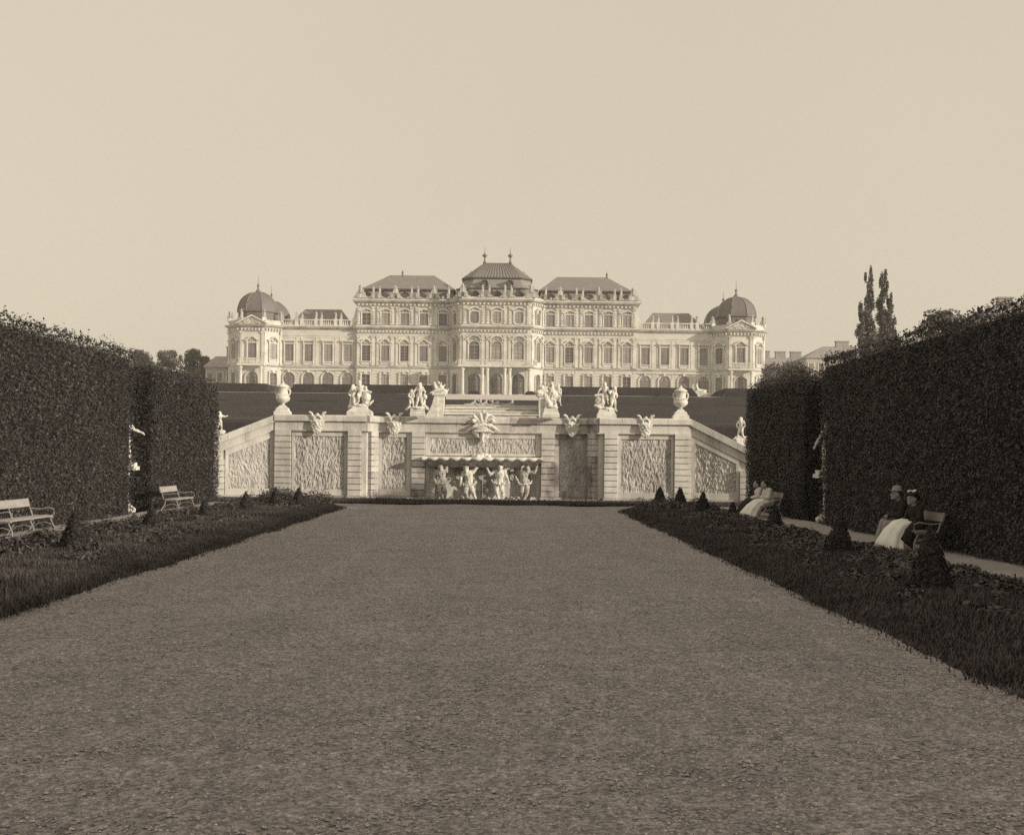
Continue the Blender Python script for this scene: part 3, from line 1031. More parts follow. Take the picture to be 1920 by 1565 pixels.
MB().loft([oct_ring(7.9, -2.2, 13.5, 2.3, 16.5), oct_ring(7.0, -1.5, 13, 2.1, 18.75)]).build('mansard', M['slate'], PAL)
MB().loft([oct_ring(7.2, -1.75, 13.2, 2.2, 18.72), oct_ring(7.2, -1.75, 13.2, 2.2, 18.92)]).build('gutter', M['lead'], PAL)
MB().loft([oct_ring(6.85, -1.3, 13, 2.1, 18.9), oct_ring(6.25, -.6, 12.6, 1.9, 19.6), oct_ring(5.85, .0, 12.2, 1.8, 20.75)]).build('upper_mansard', M['copper'], PAL)
MB().loft([oct_ring(6.25, -.35, 12.6, 1.9, 20.72), oct_ring(6.25, -.35, 12.6, 1.9, 20.95)]).build('gutter', M['lead'], PAL)
ring_lo = oct_ring(6.2, -.3, 12.5, 1.9, 20.95)
ring_hi = [(-2.35, 6, 24.4), (-2.3, 6, 24.4), (2.3, 6, 24.4), (2.35, 6, 24.4), (2.35, 6.1, 24.4), (-2.35, 6.1, 24.4)]
MB().loft([ring_lo, ring_hi]).build('roof', M['copper'], PAL)
mb = MB()
for k in range(-11, 12):    # standing seams on the front slope
    x = k * .56
    x1 = x * .52
    if abs(x) < 5.9:
        zt = 24.4 if abs(x) < 4.3 else 24.4 - (abs(x) - 4.3) * 1.6
        f_ = (zt - 20.97) / (24.4 - 20.95)
        mb.tube([(x, -.33 + max(0, abs(x) - 4.3), 20.99), (x + (x1 - x) * f_, -.33 + 6.3 * f_, zt + .02)], .04, 4)
mb.build('roof_seams', M['lead'], PAL)['kind'] = 'stuff'
for x in (-2.3, 2.3):
    MB().lathe([(.34, 24.3), (.16, 24.75), (.10, 25.3), (.42, 25.62), (.46, 25.75), (.14, 26.05), (.05, 26.25), (.02, 27.3)], 10, (x, 6, 0)).build('finial', M['gold'], PAL, smooth=True)
for x in (-2.2, 2.2):
    mb = MB().plate(outline(1.0, 1.2, .5), -.6, .9)
    mb.ring(grow(outline(1.0, 1.2, .5), .05), grow(outline(1.0, 1.2, .5), .22), -.75, .9)
    mb.build('dormer', M['lead'], PAL, (x, -.95, 18.95))
for x in (-3.83, 0, 3.83):
    mb = MB()
    mb.ring(outline(1.3, .95, .5), grow(outline(1.3, .95, .5), .16), -.5, .6)
    mb.plate(outline(1.3, .95, .5), -.3, .6)
    mb.build('dormer', M['lead'], PAL, (x, -1.95, 17.15))

# roof parapet with piers and statues
PIERS = []
parapet = [(-HX + .1, 8), (-HX + .1, .1), (-CO, .1), (-CX, CY + .1), (CX, CY + .1), (CO, .1), (HX - .1, .1), (HX - .1, 8)]
MB().sweep(parapet, [(-.3, 16.72), (.05, 16.72), (.05, 17.05), (.12, 17.05), (.12, 17.15), (-.3, 17.15)]).build('parapet', M['trim'], PAL)
for s in (-1, 1):
    for k, x in enumerate([mainx[i] + 1.68 for i in range(4)]):
        PIERS.append((s * x, .1, 0, 'pair' if k % 2 else 'trophy'))
    PIERS += [(s * (HX - .6), .1, 0, 'trophy'), (s * (CO + .25), .1, 0, 'one'), (s * (CX - .1), CY + .25, 0, 'trophy'), (s * 1.92, CY + .1, 0, 'pair'), ]
for x, y, r, kind in PIERS:
    mb = MB()
    for e in ((-.55, .55) if kind != 'one' else (0, )):
        mb.box(e - .27, e + .27, -.35, .3, 17.1, 17.85)
        mb.box(e - .34, e + .34, -.4, .35, 17.85, 17.95)
    for s in (-1, 1):   # scrolls that scallop the parapet
        mb.plate([(.8, 17.1), (1.4, 17.1), (1.35, 17.27), (1.15, 17.32), (1.05, 17.48), (.8, 17.52)] if s > 0 else
                 [(-1.4, 17.1), (-.8, 17.1), (-.8, 17.52), (-1.05, 17.48), (-1.15, 17.32), (-1.35, 17.27)], -.25, .15)
    mb.build('parapet_pier', M['moulding'], PAL, (x, y, 0))

ROOF = []
poses = [dict(elL=(-.22, -.06, .70), haL=(-.10, -.14, .78), elR=(.2, 0, .62), haR=(.12, -.08, .5)),
         dict(elR=(.24, 0, .88), haR=(.26, -.05, 1.05), elL=(-.2, 0, .64), haL=(-.1, -.1, .56)),
         dict(elL=(-.22, .02, .66), haL=(-.2, -.08, .5), elR=(.2, -.08, .68), haR=(.04, -.16, .7))]
for k, ps in enumerate(poses):
    S = fig(1.75, 1.1, 1.1, **ps)
    S += [capsule((-.06, 0, .1), .24, (.02, 0, .9), .2), capsule((.2, .1, .2), .12, (.25, .1, 1.0), .1), ball((0, 0, .04), (.34, .28, .08))]
    ROOF.append(sculpt('statue', S, .055, M['far_statue'], PAL, (0, 0, -100), smooth=1))
S = [ball((0, 0, .1), (.5, .3, .12)), capsule((0, 0, .2), .28, (0, 0, .8), .24), ball((0, -.05, 1.15), (.24, .22, .28)), ball((0, 0, 1.45), (.16, .16, .2))]
for k in range(9):
    a = random.uniform(.2, 2.9)
    S.append(capsule((.1 * math.cos(a), 0, .5), .08, (.75 * math.cos(a), random.uniform(-.1, .1), .5 + .95 * math.sin(a)), .06))
S += [capsule((-.5, 0, .15), .18, (-.3, 0, .7), .14), capsule((.5, 0, .15), .18, (.3, 0, .7), .14)]
ROOF.append(sculpt('statue', S, .055, M['far_statue'], PAL, (0, 0, -100), smooth=1))
_used = [False] * 4


def roof_statue(i, x, y, z, rz=0.0, k=1.0):
    o = ROOF[i]
    if _used[i]:
        o = put('statue', o.data, PAL)
    _used[i] = True
    o.location = (x, y, z)
    o.rotation_euler = (0, 0, rz)
    o.scale = (k * random.uniform(.95, 1.05),) * 3
    return o


for n, (x, y, r, kind) in enumerate(PIERS):
    if kind == 'trophy':
        roof_statue(3, x, y, 17.9, random.uniform(-.5, .5), .95)
    elif kind == 'one':
        roof_statue(n % 3, x, y, 17.95, 0, .85)
    else:
        roof_statue(n % 3, x - .55, y, 17.95, .3, .78)
        roof_statue((n + 1) % 3, x + .55, y, 17.95, -.3, .78)
for s in (-1, 1):
    for x in wx[:-1]:
        xx = s * (x + 1.71)
        roof_statue(0, xx - .47, WY - .05, 13.42, .4, .74)
        roof_statue(2, xx + .47, WY - .05, 13.42, -.4, .74)
    for k, (a, b_) in enumerate(octo[1:5]):
        p = Vector((a, b_)) * .96
        MB().box(-.38, .38, -.38, .38, 12.7, 13.3).build('parapet_pier', M['trim'], PAL, (s * TX + p.x, TY + p.y, 0), math.atan2(b_, a))
        roof_statue(3 if k in (0, 3) else k % 3, s * TX + p.x, TY + p.y, 13.3, 0, .85)


# ------------------------------------------------------------------ the cascade wall
CW = thing('cascade_wall', (-.86, 54.8, 0), 'white rusticated stone cascade wall with carved masks and icicle panels', 'wall')
ZT = 3.80           # top of the coping
XR, XF, XE = 4.8, 5.2, 9.29     # recess, front bay, end of the front bay
RY = 0.9            # depth of the recessed middle
NW, NZ = 2.42, 1.88     # half width and height of the grotto niche
MB().prism([(-XE, .08), (-XF, .08), (-XF, 3), (-XE, 3)], 0, 3.52).build('masonry', M['wall'], CW)
MB().prism([(XF, .08), (XE, .08), (XE, 3), (XF, 3)], 0, 3.52).build('masonry', M['wall'], CW)
for s in (-1, 1):
    MB().prism([(s * XF, .1), (s * XR, RY + .08), (s * XR, 3), (s * XF, 3)][::s], 0, 3.515).build('masonry', M['wall'], CW)
    a, b_ = sorted((s * XR, s * NW))
    MB().box(a, b_, RY + .08, 3, 0, 3.51).build('masonry', M['wall'], CW)
MB().box(-NW, NW, RY + .08, 3, NZ, 3.51).build('masonry', M['wall'], CW)
MB().box(-NW, NW, 1.5, 3, 0, NZ).build('grotto_back', M['statue'], CW)
MB().box(-XE - .02, XE + .02, 2.4, 3.2, 0, 3.45).build('backing', M['wall'], CW)


def fr(x0, x1, y, px0, px1, pz0, pz1, z0, z1, m):
    """a plain stone frame from x0..x1, z0..z1 round a panel opening"""
    for k, (a, b_, c, d) in enumerate(((x0, px0, z0, z1), (px1, x1, z0, z1), (px0, px1, z0, pz0), (px0, px1, pz1, z1))):
        if b_ - a > .01 and d - c > .01:
            e = .002 * (k > 1)
            MB().box(a, b_, y + e, y + .09, c, d).build('frame_stone', m, CW)


def rock_panel(w_, h, y, x, z, m, top=None, slope=0.0, mat4=None, seed=0):
    """icicle rockwork: a field of overlapping hanging drops as real relief"""
    r = np.random.default_rng(seed + 5)
    step = .022
    nx, nz = int(w_ / step), int(h / step)
    X, Z = np.meshgrid(np.linspace(0, w_, nx), np.linspace(0, h, nz))
    Hh = np.zeros_like(X)
    n = int(w_ * h * 95)
    cx, cz = r.uniform(0, w_, n), r.uniform(0, h, n)
    for i in range(n):
        L_, wd = r.uniform(.07, .17), r.uniform(.014, .030)
        sl = r.normal(.12, .22)
        i0, i1 = np.searchsorted(Z[:, 0], (cz[i] - L_ * 1.2, cz[i] + L_ * 1.2))
        j0, j1 = np.searchsorted(X[0], (cx[i] - .14, cx[i] + .14))
        zz, xx = Z[i0:i1, j0:j1] - cz[i], X[i0:i1, j0:j1] - cx[i]
        t = np.clip((zz + L_) / (2 * L_), 0, 1)
        wloc = wd * (.35 + 1.0 * t)
        g = np.exp(-((xx - sl * zz) / wloc) ** 2) * np.where((t > 0) & (t < 1), (1 - t) ** .35 * t ** .15, 0) * r.uniform(.035, .075)
        Hh[i0:i1, j0:j1] = np.maximum(Hh[i0:i1, j0:j1], g)
    Hh += r.normal(0, .003, Hh.shape)
    Y = y - Hh
    if slope:
        Z = Z * (1 - slope * X / (h * w_) * w_ / 1.0) if False else Z * (h - slope * X) / h
    G = np.stack([x + X, Y, z + Z], -1)
    me = grid_mesh('rock_panel', G, m)
    if mat4 is not None:
        me.transform(mat4)
    return link(bpy.data.objects.new('rock_panel', me), CW)


PZ0, PZ1 = .48, 2.86
for s in (-1, 1):
    # outer bay
    p0, p1 = sorted((s * 6.18, s * 8.42))
    x0, x1 = sorted((s * 6.02, s * 8.53))
    fr(x0, x1, 0, p0, p1, PZ0, PZ1, .22, 3.12, M['wall'])
    rock_panel(p1 - p0, PZ1 - PZ0, .07, p0, PZ0, M['rock'], seed=s)
    # narrow panel in the recess
    p0, p1 = sorted((s * 3.46, s * 4.58))
    x0, x1 = sorted((s * 3.26, s * 4.79))
    fr(x0, x1, RY, p0, p1, PZ0 + .02, PZ1, .22, 3.12, M['wall_dark'] if s > 0 else M['wall'])  # right frame darker: shade of the recess put into its colour
    rock_panel(p1 - p0, PZ1 - PZ0 - .02, RY + .06, p0, PZ0 + .02, M['rock'], seed=s + 7)
# long panel over the basin
fr(-2.62, 2.62, RY, -2.40, 2.40, 2.16, 2.84, 2.05, 3.12, M['wall'])
rock_panel(4.8, .68, RY + .06, -2.40, 2.16, M['rock'], seed=40)


def block_mesh(w_, h, d, m, key):
    b = .014
    mb = MB()
    rg = [[(-w_ / 2, .02, 0), (w_ / 2, .02, 0), (w_ / 2, .02, h), (-w_ / 2, .02, h)],
          [(-w_ / 2, -d + b, 0), (w_ / 2, -d + b, 0), (w_ / 2, -d + b, h), (-w_ / 2, -d + b, h)],
          [(-w_ / 2 + b, -d, b), (w_ / 2 - b, -d, b), (w_ / 2 - b, -d, h - b), (-w_ / 2 + b, -d, h - b)]]
    mb.loft(rg)
    return mb.mesh('stone_block', m)


def pilaster_blocks(x, y, w_, rz=0.0, dark_frac=0.0, top=3.12, d=.17, z0=.2):
    n = 11 if top > 3 else int((top - z0) / .266)
    ph = (top - z0) / n
    mw, md = block_mesh(w_, ph - .024, d, M['wall'], 0), block_mesh(w_, ph - .024, d, M['wall_dark'], 1)
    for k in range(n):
        dark_row = (k + .5) / n < dark_frac + random.uniform(-.06, .06)  # lower courses take the darker stone
        o = put('stone_block', md if dark_row else mw, CW, (x, y + random.uniform(-.006, .006), z0 + k * ph + .012), rz)
    MB().box(-w_ / 2 - .03, w_ / 2 + .03, -d - .03, .02, 0, z0).build('plinth_block', M['wall_dark'] if dark_frac else M['wall'], CW, (x, y, 0), rz)


for s in (-1, 1):
    pilaster_blocks(s * 8.92, .02, .72)
    pilaster_blocks(s * 5.72, .02, .60, dark_frac=0.0)
    c, a = along(*(((-XF, .06), (-XR, RY)) if s < 0 else ((XR, RY), (XF, .06))), seg_len((XF, .06), (XR, RY)) / 2, 0)
    pilaster_blocks(c.x, c.y, .62, a, dark_frac=.38 if s < 0 else .7)
    pilaster_blocks(s * 2.94, RY + .02, .60, dark_frac=.5 if s < 0 else .62)
    # plain pier between pilaster and corner
    a, b_ = sorted((s * XF, s * 5.41))
    MB().box(a, b_, .0, .1, .2, 3.12).build('corner_stone', M['wall'], CW)

# frieze and coping stones
runs = [((-XE, 0), (-XF, 0)), ((-XF, 0), (-XR, RY)), ((-XR, RY), (XR, RY)), ((XR, RY), (XF, 0)), ((XF, 0), (XE, 0))]
for (p, q) in runs:
    L_ = seg_len(p, q)
    n = max(1, round(L_ / 1.15))
    for k in range(n):
        u0, u1 = L_ * k / n, L_ * (k + 1) / n
        c, a = along(p, q, (u0 + u1) / 2, 0)
        hw = (u1 - u0) / 2 - .004
        ex = .0 if n > 1 else .0
        cant = n == 1
        sh = M['wall_dark'] if (cant and p[0] > 0) or (1.0 < c.x < 5 and random.random() < .3) or random.random() < .08 else M['wall']  # shade of the right recess put into the colour, plus random darker stones
        j = random.uniform(-.004, .004)
        MB().sweep([(-hw, 0), (hw, 0)], [(-.25, 3.13), (.045 + j, 3.13), (.045 + j, 3.475), (-.25, 3.475)]).build('frieze_block', sh, CW, (c.x, c.y, 0), a)
        MB().sweep([(-hw, 0), (hw, 0)], [(-.9, 3.485), (.10, 3.485), (.17, 3.53), (.17 + j, 3.74), (.12, 3.80), (-.9, 3.80)]).build('coping_stone', sh, CW, (c.x, c.y, .001 * k % .003), a)
# thin shadow moulding under the frieze
MB().sweep([(-XE, 0), (-XF, 0), (-XR, RY), (XR, RY), (XF, 0), (XE, 0)], [(-.05, 3.075), (.11, 3.075), (.13, 3.128), (-.05, 3.128)]).build('moulding', M['wall'], CW)
# base course
MB().sweep([(-XE, 0), (-XF, 0), (-XR, RY), (-NW, RY)], [(-.05, 0), (.06, 0), (.05, .2), (-.05, .21)]).build('base_course', M['wall_dark'], CW)
MB().sweep([(NW, RY), (XR, RY), (XF, 0), (XE, 0)], [(-.05, 0), (.06, 0), (.05, .2), (-.05, .21)]).build('base_course', M['wall_dark'], CW)

# ramp wings, turned a little towards the court
for s, slope, ang in ((-1, .41, 16), (1, .50, 14)):
    m = Matrix.Translation((s * XE, .06, 0)) @ Matrix.Rotation(-s * rad(ang), 4, 'Z')
    if s < 0:
        m = m @ Matrix.Scale(-1, 4, (1, 0, 0))
    ln = 5.2
    zt = lambda x, o=0.0: 3.8 - o - slope * x
    body = MB().plate([(0, 0), (ln, 0), (ln, zt(ln, .3)), (0, zt(0, .3))], .08, 1.2).xf(m)
    body.build('ramp_masonry', M['wall'], CW)
    mm = M['wall']
    # sloped coping, frieze stones
    for o0, o1, yy, nm, cnt in ((.31, 0.0, -.16, 'coping_stone', 5), (.70, .325, -.04, 'frieze_block', 4)):
        for k in range(cnt):
            u0, u1 = ln * k / cnt + .005, ln * (k + 1) / cnt - .005
            MB().plate([(u0, zt(u0, o0)), (u1, zt(u1, o0)), (u1, zt(u1, o1)), (u0, zt(u0, o1))], yy, .3).xf(m).build(nm, mm, CW)
    # frame and panel
    a0, a1 = .22, 2.02
    fs = [[(0.02, .22), (a0, .22), (a0, zt(a0, .72)), (.02, zt(.02, .72))], [(a1, .22), (2.16, .22), (2.16, zt(2.16, .72)), (a1, zt(a1, .72))],
          [(a0, .22), (a1, .22), (a1, .50), (a0, .50)], [(a0, zt(a0, .98)), (a1, zt(a1, .98)), (a1, zt(a1, .72)), (a0, zt(a0, .72))]]
    for k, f_ in enumerate(fs):
        MB().plate(f_, .0 + .002 * (k > 1), .09).xf(m).build('frame_stone', mm, CW)
    rock_panel(a1 - a0, zt(a0, .98) - .5, .07, a0, .5, M['rock'], slope=slope, mat4=m, seed=60 + s)
    top = zt(2.7, .75)
    n = int((top - .2) / .266)
    for k in range(n):
        MB().box(2.2, 2.95, -.12, .05, .2 + k * .266, .2 + k * .266 + .243).xf(m).build('stone_block', mm, CW)
    MB().plate([(3.0, 0), (ln, 0), (ln, zt(ln, .72)), (3.0, zt(3.0, .72))], .0, .09).xf(m).build('frame_stone', mm, CW)
    MB().box(0, ln, -.05, .09, 0, .21).xf(m).build('base_course', mm, CW)


def mask(x, y, z, k=1.0, lean=0.0, seed=0):
    """horned satyr mask with curling beard"""
    r = random.Random(seed)
    S = [ball((0, 0, .30), (.20, .16, .27)), ball((0, -.17, .27), (.055, .075, .085)), ball((0, -.20, .235), (.075, .05, .04)),
         capsule((-.15, -.12, .40), .045, (-.03, -.175, .35), .05), capsule((.15, -.12, .40), .045, (.03, -.175, .35), .05),
         ball((-.13, -.11, .23), .075), ball((.13, -.11, .23), .075),
         capsule((-.09, -.15, .17), .032, (.09, -.15, .17), .032), capsule((-.075, -.13, .075), .035, (.075, -.13, .075), .035),
         ball((0, -.10, -.02), (.10, .09, .11)), ball((0, -.10, -.13), (.07, .07, .09))]
    for s in (-1, 1):
        S += [capsule((s * .12, -.03, .44), .085, (s * .28, -.06, .76), .065), capsule((s * .28, -.06, .76), .068, (s * .36, -.08, .80), .05),
              ball((s * .24, -.03, .33), (.07, .06, .09)), capsule((s * .2, -.02, .3), .05, (s * .33, -.04, .42), .03)]
        for j in range(5):
            a = j / 4
            S.append(ball((s * (.23 - .14 * a + r.uniform(-.02, .02)), -.06 - .04 * a, .17 - .27 * a), .062 + r.uniform(0, .015)))
        S += [capsule((s * .04, -.16, .14), .028, (s * .15, -.13, .09), .022)]
    for j in range(7):
        a = PI * (j + .5) / 7
        S.append(ball((.15 * math.cos(a), -.09, .52 + .13 * math.sin(a)), .062))
    S += [ball((0, -.09, .70), .075), ball((-.07, -.08, .66), .05), ball((.07, -.08, .66), .05)]
    S = shift(S, 0, 0, 0, 0, 1.22 * k)
    return sculpt('mask', S, .016, M['statue'], CW, (x, y - .13, z - .02), smooth=1)


mask(-7.37, -.02, 3.15, .80, seed=1)
mask(-4.02, RY - .05, 3.15, .82, seed=2)
mask(4.02, RY - .05, 3.15, .82, seed=3)
mask(7.24, -.02, 3.15, .80, seed=4)

# great shell with overhanging lip and dripping rock below
S = []
for k in range(9):
    a = rad(-66 + 16.5 * k)
    ln = .52 if k != 4 else .66
    S.append(capsule((.22 * math.sin(a), -.18, 3.58), .055, (ln * math.sin(a) * 1.05, -.10 - .1 * (k % 2), 3.58 + ln * math.cos(a) * .72), .085))
for s in (-1, 1):
    S += [capsule((0, -.32, 3.47), .09, (s * .42, -.34, 3.36), .075), capsule((s * .42, -.34, 3.36), .07, (s * .76, -.2, 3.17), .035),
          capsule((s * .3, -.2, 3.42), .12, (s * .5, -.1, 3.3), .1), ball((s * .44, -.25, 3.62), .10)]
S += [capsule((-.36, -.36, 3.16), .05, (.36, -.36, 3.16), .05), ball((0, -.15, 3.3), (.5, .25, .16))]
for k in range(26):
    a = random.uniform(-1, 1)
    S.append(capsule((a * .46, random.uniform(-.3, -.1), 3.14), .06, (a * .34, random.uniform(-.28, -.1), 2.62 + .35 * abs(a) + random.uniform(0, .12)), .035))
sculpt('shell', S, .018, M['statue'], CW, (0, RY, 0), smooth=1)['label'] = 'great scallop shell spout with overhanging lip'

# scalloped basin carried by the atlantes
n = 120
top, low, mid = [], [], []
XB = 2.72
for k in range(n + 1):
    u = -1 + 2 * k / n
    x = XB * u
    y = .26 - .16 * math.cos(u * PI / 2)
    sc = abs(math.sin(u * PI * 5.5))
    top.append((x, y - .02 * sc, 1.99)); mid.append((x, y - .16 * sc - .03, 1.93 - .05 * sc)); low.append((x * .99, y + .02, 1.80 + .05 * (1 - sc)))
rings = [[(p[0], RY + .2, 1.985) for p in top], top, mid, low, [(p[0] * .94, .55, 1.70) for p in low], [(p[0] * .9, RY - .05, 1.52) for p in low], [(p[0] * .9, RY + .2, 1.52) for p in low]]
MB().loft(rings, cap=False, closed=False).build('basin', M['statue'], CW, smooth=True)
S = [ball((random.uniform(-.42, .42), .75 + random.uniform(-.2, .2), 2.0 + random.uniform(0, .07)), random.uniform(.06, .13)) for k in range(22)] + [ball((0, .8, 2.05), (.3, .2, .14))]
sculpt('rock_heap', S, .02, M['statue'], CW, smooth=1)
# relief pieces on the back of the grotto: fluted slab and strapwork
for x, w_ in ((.12, .40), ):
    mb = MB().box(x - w_ / 2, x + w_ / 2, 1.40, 1.51, .05, 1.55)
    for k in range(5):
        mb.tube([(x - w_ * .36 + k * w_ * .18, 1.37, .12), (x - w_ * .36 + k * w_ * .18, 1.37, .95)], .03, 6)
    mb.build('fluted_slab', M['statue_grey'], CW)
for x in (-2.1, -1.15, 1.32, -.1):
    S = [capsule((x + .10 * math.cos(a), 1.44, 1.2 + .24 * math.sin(a)), .045, (x + .10 * math.cos(a + .7), 1.44, 1.2 + .24 * math.sin(a + .7)), .045) for a in np.arange(0, 6.2, .7)]
    S += [ball((x, 1.44, 1.2 + d_), .06) for d_ in (-.1, .0, .1)]
    sculpt('strapwork', S, .025, M['statue_grey'], CW, smooth=1)
for s in (-1, 1):
    a, b_ = sorted((s * 2.42, s * 2.18))
    MB().box(a, b_, RY + .12, 1.505, 0, NZ).build('niche_jamb', M['wall'], CW)
for k in range(14):
    x = random.choice([-2.2, -1.3, -.9, .25, 1.2, 1.5, 2.2]) + random.uniform(-.15, .15)
    MB().lathe([(.02, -.02), (.16, .02), (.11, .16), (.02, .22)], 7, (x, random.uniform(.7, 1.2), 0)).build('rock', M['statue_grey'], CW, None, None)
MB().sweep([(-3.45, RY - .2), (-3.4, -.62), (5.1, -.62)], [(-.32, 0), (0, 0), (.02, .10), (-.03, .14), (-.28, .14), (-.32, .1)]).build('fountain_kerb', M['statue'], CW)


# atlantes under the basin
def garland(pts, r=.04):
    S = []
    for p, q in zip(pts, pts[1:]):
        for k in range(4):
            c = Vector(p).lerp(Vector(q), k / 4)
            S += [ball(c + Vector((random.uniform(-1, 1), random.uniform(-1, .3), random.uniform(-1, 1))) * .03, random.uniform(.6, 1.1) * r) for _ in range(2)]
    return S


AT = [
    ('atlas_statue', -1.85, 'leftmost crouching atlas with blindfold band and one arm raised under the basin',
     dict(pel=(.02, 0, .50), waist=(.0, 0, .60), chest=(-.01, -.01, .72), neck=(-.02, -.03, .81), head=(-.03, -.06, .885), shL=(-.125, 0, .77), elL=(-.20, .02, .61), haL=(-.15, -.02, .46),
          shR=(.11, 0, .79), elR=(.13, -.03, .92), haR=(.12, -.03, 1.05), knL=(-.06, -.10, .27), anL=(.03, -.06, .05), toL=(.05, -.14, .02), knR=(.09, -.06, .27), anR=(.10, .02, .05), toR=(.1, -.08, .02))),
    ('atlas_statue', -.65, 'kneeling atlas with long hair bending back, second from the left under the basin',
     dict(pel=(.02, 0, .46), waist=(.03, 0, .56), chest=(.0, -.02, .69), neck=(-.03, -.04, .78), head=(-.06, -.07, .86), shL=(-.12, 0, .74), elL=(-.19, -.05, .60), haL=(-.20, -.10, .46),
          shR=(.12, 0, .77), elR=(.22, 0, .88), haR=(.13, -.04, 1.02), hipL=(-.03, 0, .44), knL=(-.06, -.14, .22), anL=(.0, .0, .10), toL=(.0, .08, .04), hipR=(.07, 0, .44), knR=(.12, -.12, .26), anR=(.20, -.02, .06), toR=(.26, -.06, .02))),
    ('atlas_statue', .72, 'bearded atlas standing frontally with a garland, third from the left under the basin',
     dict(pel=(.03, 0, .50), waist=(.03, 0, .60), chest=(.03, -.01, .73), neck=(.03, -.02, .82), head=(.04, -.05, .90), shL=(-.10, 0, .78), elL=(-.22, -.03, .70), haL=(-.29, -.05, .84),
          shR=(.16, 0, .78), elR=(.22, 0, .62), haR=(.26, -.08, .52), knL=(-.05, -.08, .26), anL=(.02, -.02, .05), toL=(.06, -.1, .02), knR=(.11, -.06, .26), anR=(.12, .02, .05), toR=(.12, -.08, .02))),
    ('atlas_statue', 1.92, 'rightmost atlas twisting with one arm flung out under the basin',
     dict(pel=(-.02, 0, .50), waist=(-.03, 0, .60), chest=(-.03, -.02, .72), neck=(.0, -.03, .80), head=(.06, -.05, .86), shL=(-.13, 0, .76), elL=(-.09, -.06, .90), haL=(.02, -.05, 1.02),
          shR=(.10, 0, .78), elR=(.24, -.04, .76), haR=(.30, -.06, .90), knL=(-.08, -.08, .26), anL=(-.10, .02, .05), toL=(-.12, -.07, .02), knR=(.06, -.10, .27), anR=(-.02, -.04, .05), toR=(-.04, -.12, .02)))]
for k, (nm, x, lab, ps) in enumerate(AT):
    T = thing(nm, (-.86 + x, 54.8 + .66, 0), lab, 'statue', 'atlas statues carrying the fountain basin')
    h = 1.72
    S = fig(h, 1.36, 1.2, **ps)
    hd = Vector(ps['head']) * h
    S += [ball(hd + Vector((0, .02, .05)), (.11, .12, .10)), ball(hd + Vector((0, -.07, -.12)), (.07, .06, .09))]
    S += [ball((0, 0, .0), (.32, .26, .06))]
    sculpt('body', S, .018, M['statue_grey'] if k in (0, 3) else M['statue'], T, smooth=2)
    pl = Vector(ps['pel']) * h
    g = [pl + Vector((-.36, -.05, .12 if k != 3 else .25)), pl + Vector((-.24, -.14, -.06)), pl + Vector((0, -.20, -.10)), pl + Vector((.22, -.14, -.05)), pl + Vector((.36, -.05, .10))]
    sculpt('garland', garland(g), .018, M['statue'], T, smooth=1)

# ------------------------------------------------------------------ urns and figure groups on the coping
ZC = ZT


def pedestal_profile(T, w0, w1, h, d=.62, m='statue', steps=True):
    prof = [(-w0 / 2, 0), (w0 / 2, 0), (w0 / 2, h * .22), (w0 * .42, h * .34), (w0 * .36, h * .62), (w1 / 2, h * .80), (w1 / 2, h), (-w1 / 2, h), (-w1 / 2, h * .80), (-w0 * .36, h * .62), (-w0 * .42, h * .34), (-w0 / 2, h * .22)]
    return MB().plate(prof, -d / 2, d / 2).build('pedestal', M[m], T)


for px, lab in ((530, 'lidded stone urn with fluted bowl and garlands at the left end of the cascade wall'), (1276, 'lidded stone urn with fluted bowl and handles at the right end of the cascade wall')):
    x, z = at(px, 776, 55.1)
    T = thing('urn', (x, 55.1, ZC), lab, 'urn', 'urns on the cascade wall')
    T.scale = (.96, .96, .94)
    MB().loft([[(sx * a, sy * a * .8, z_) for sx, sy in ((-1, -1), (1, -1), (1, 1), (-1, 1))] for a, z_ in ((.37, 0), (.37, .14), (.30, .2), (.26, .32), (.18, .38), (.12, .46))]).build('pedestal', M['statue'], T)
    MB().lathe([(.10, .44), (.075, .50), (.09, .55), (.20, .60), (.31, .70), (.335, .80), (.32, .85), (.29, .87)], 40, (0, 0, 0), 0, .025, 20).build('bowl', M['statue'], T, smooth=True)
    MB().lathe([(.28, .86), (.30, .90), (.245, .96), (.23, 1.08), (.235, 1.22), (.27, 1.28), (.285, 1.31)], 24).build('body', M['statue'], T, smooth=True)
    MB().lathe([(.31, 1.30), (.31, 1.34), (.24, 1.40), (.12, 1.47), (.05, 1.50), (.065, 1.55), (.02, 1.60)], 24).build('lid', M['statue'], T, smooth=True)
    g = []
    for k in range(16):
        a = 2 * PI * k / 16
        g.append(ball((.27 * math.cos(a), .27 * math.sin(a), .96 - .05 * abs(math.cos(2 * a))), random.uniform(.035, .055)))
    sculpt('garland', g, .016, M['statue'], T, smooth=1)
    for s in (-1, 1):
        S = [capsule((s * .25, 0, 1.24), .045, (s * .34, 0, 1.16), .04), capsule((s * .34, 0, 1.16), .04, (s * .33, 0, 1.0), .035), capsule((s * .33, 0, 1.0), .035, (s * .25, 0, .95), .04), ball((s * .31, -.04, 1.2), .05)]
        sculpt('handle', S, .016, M['statue'], T, smooth=1)


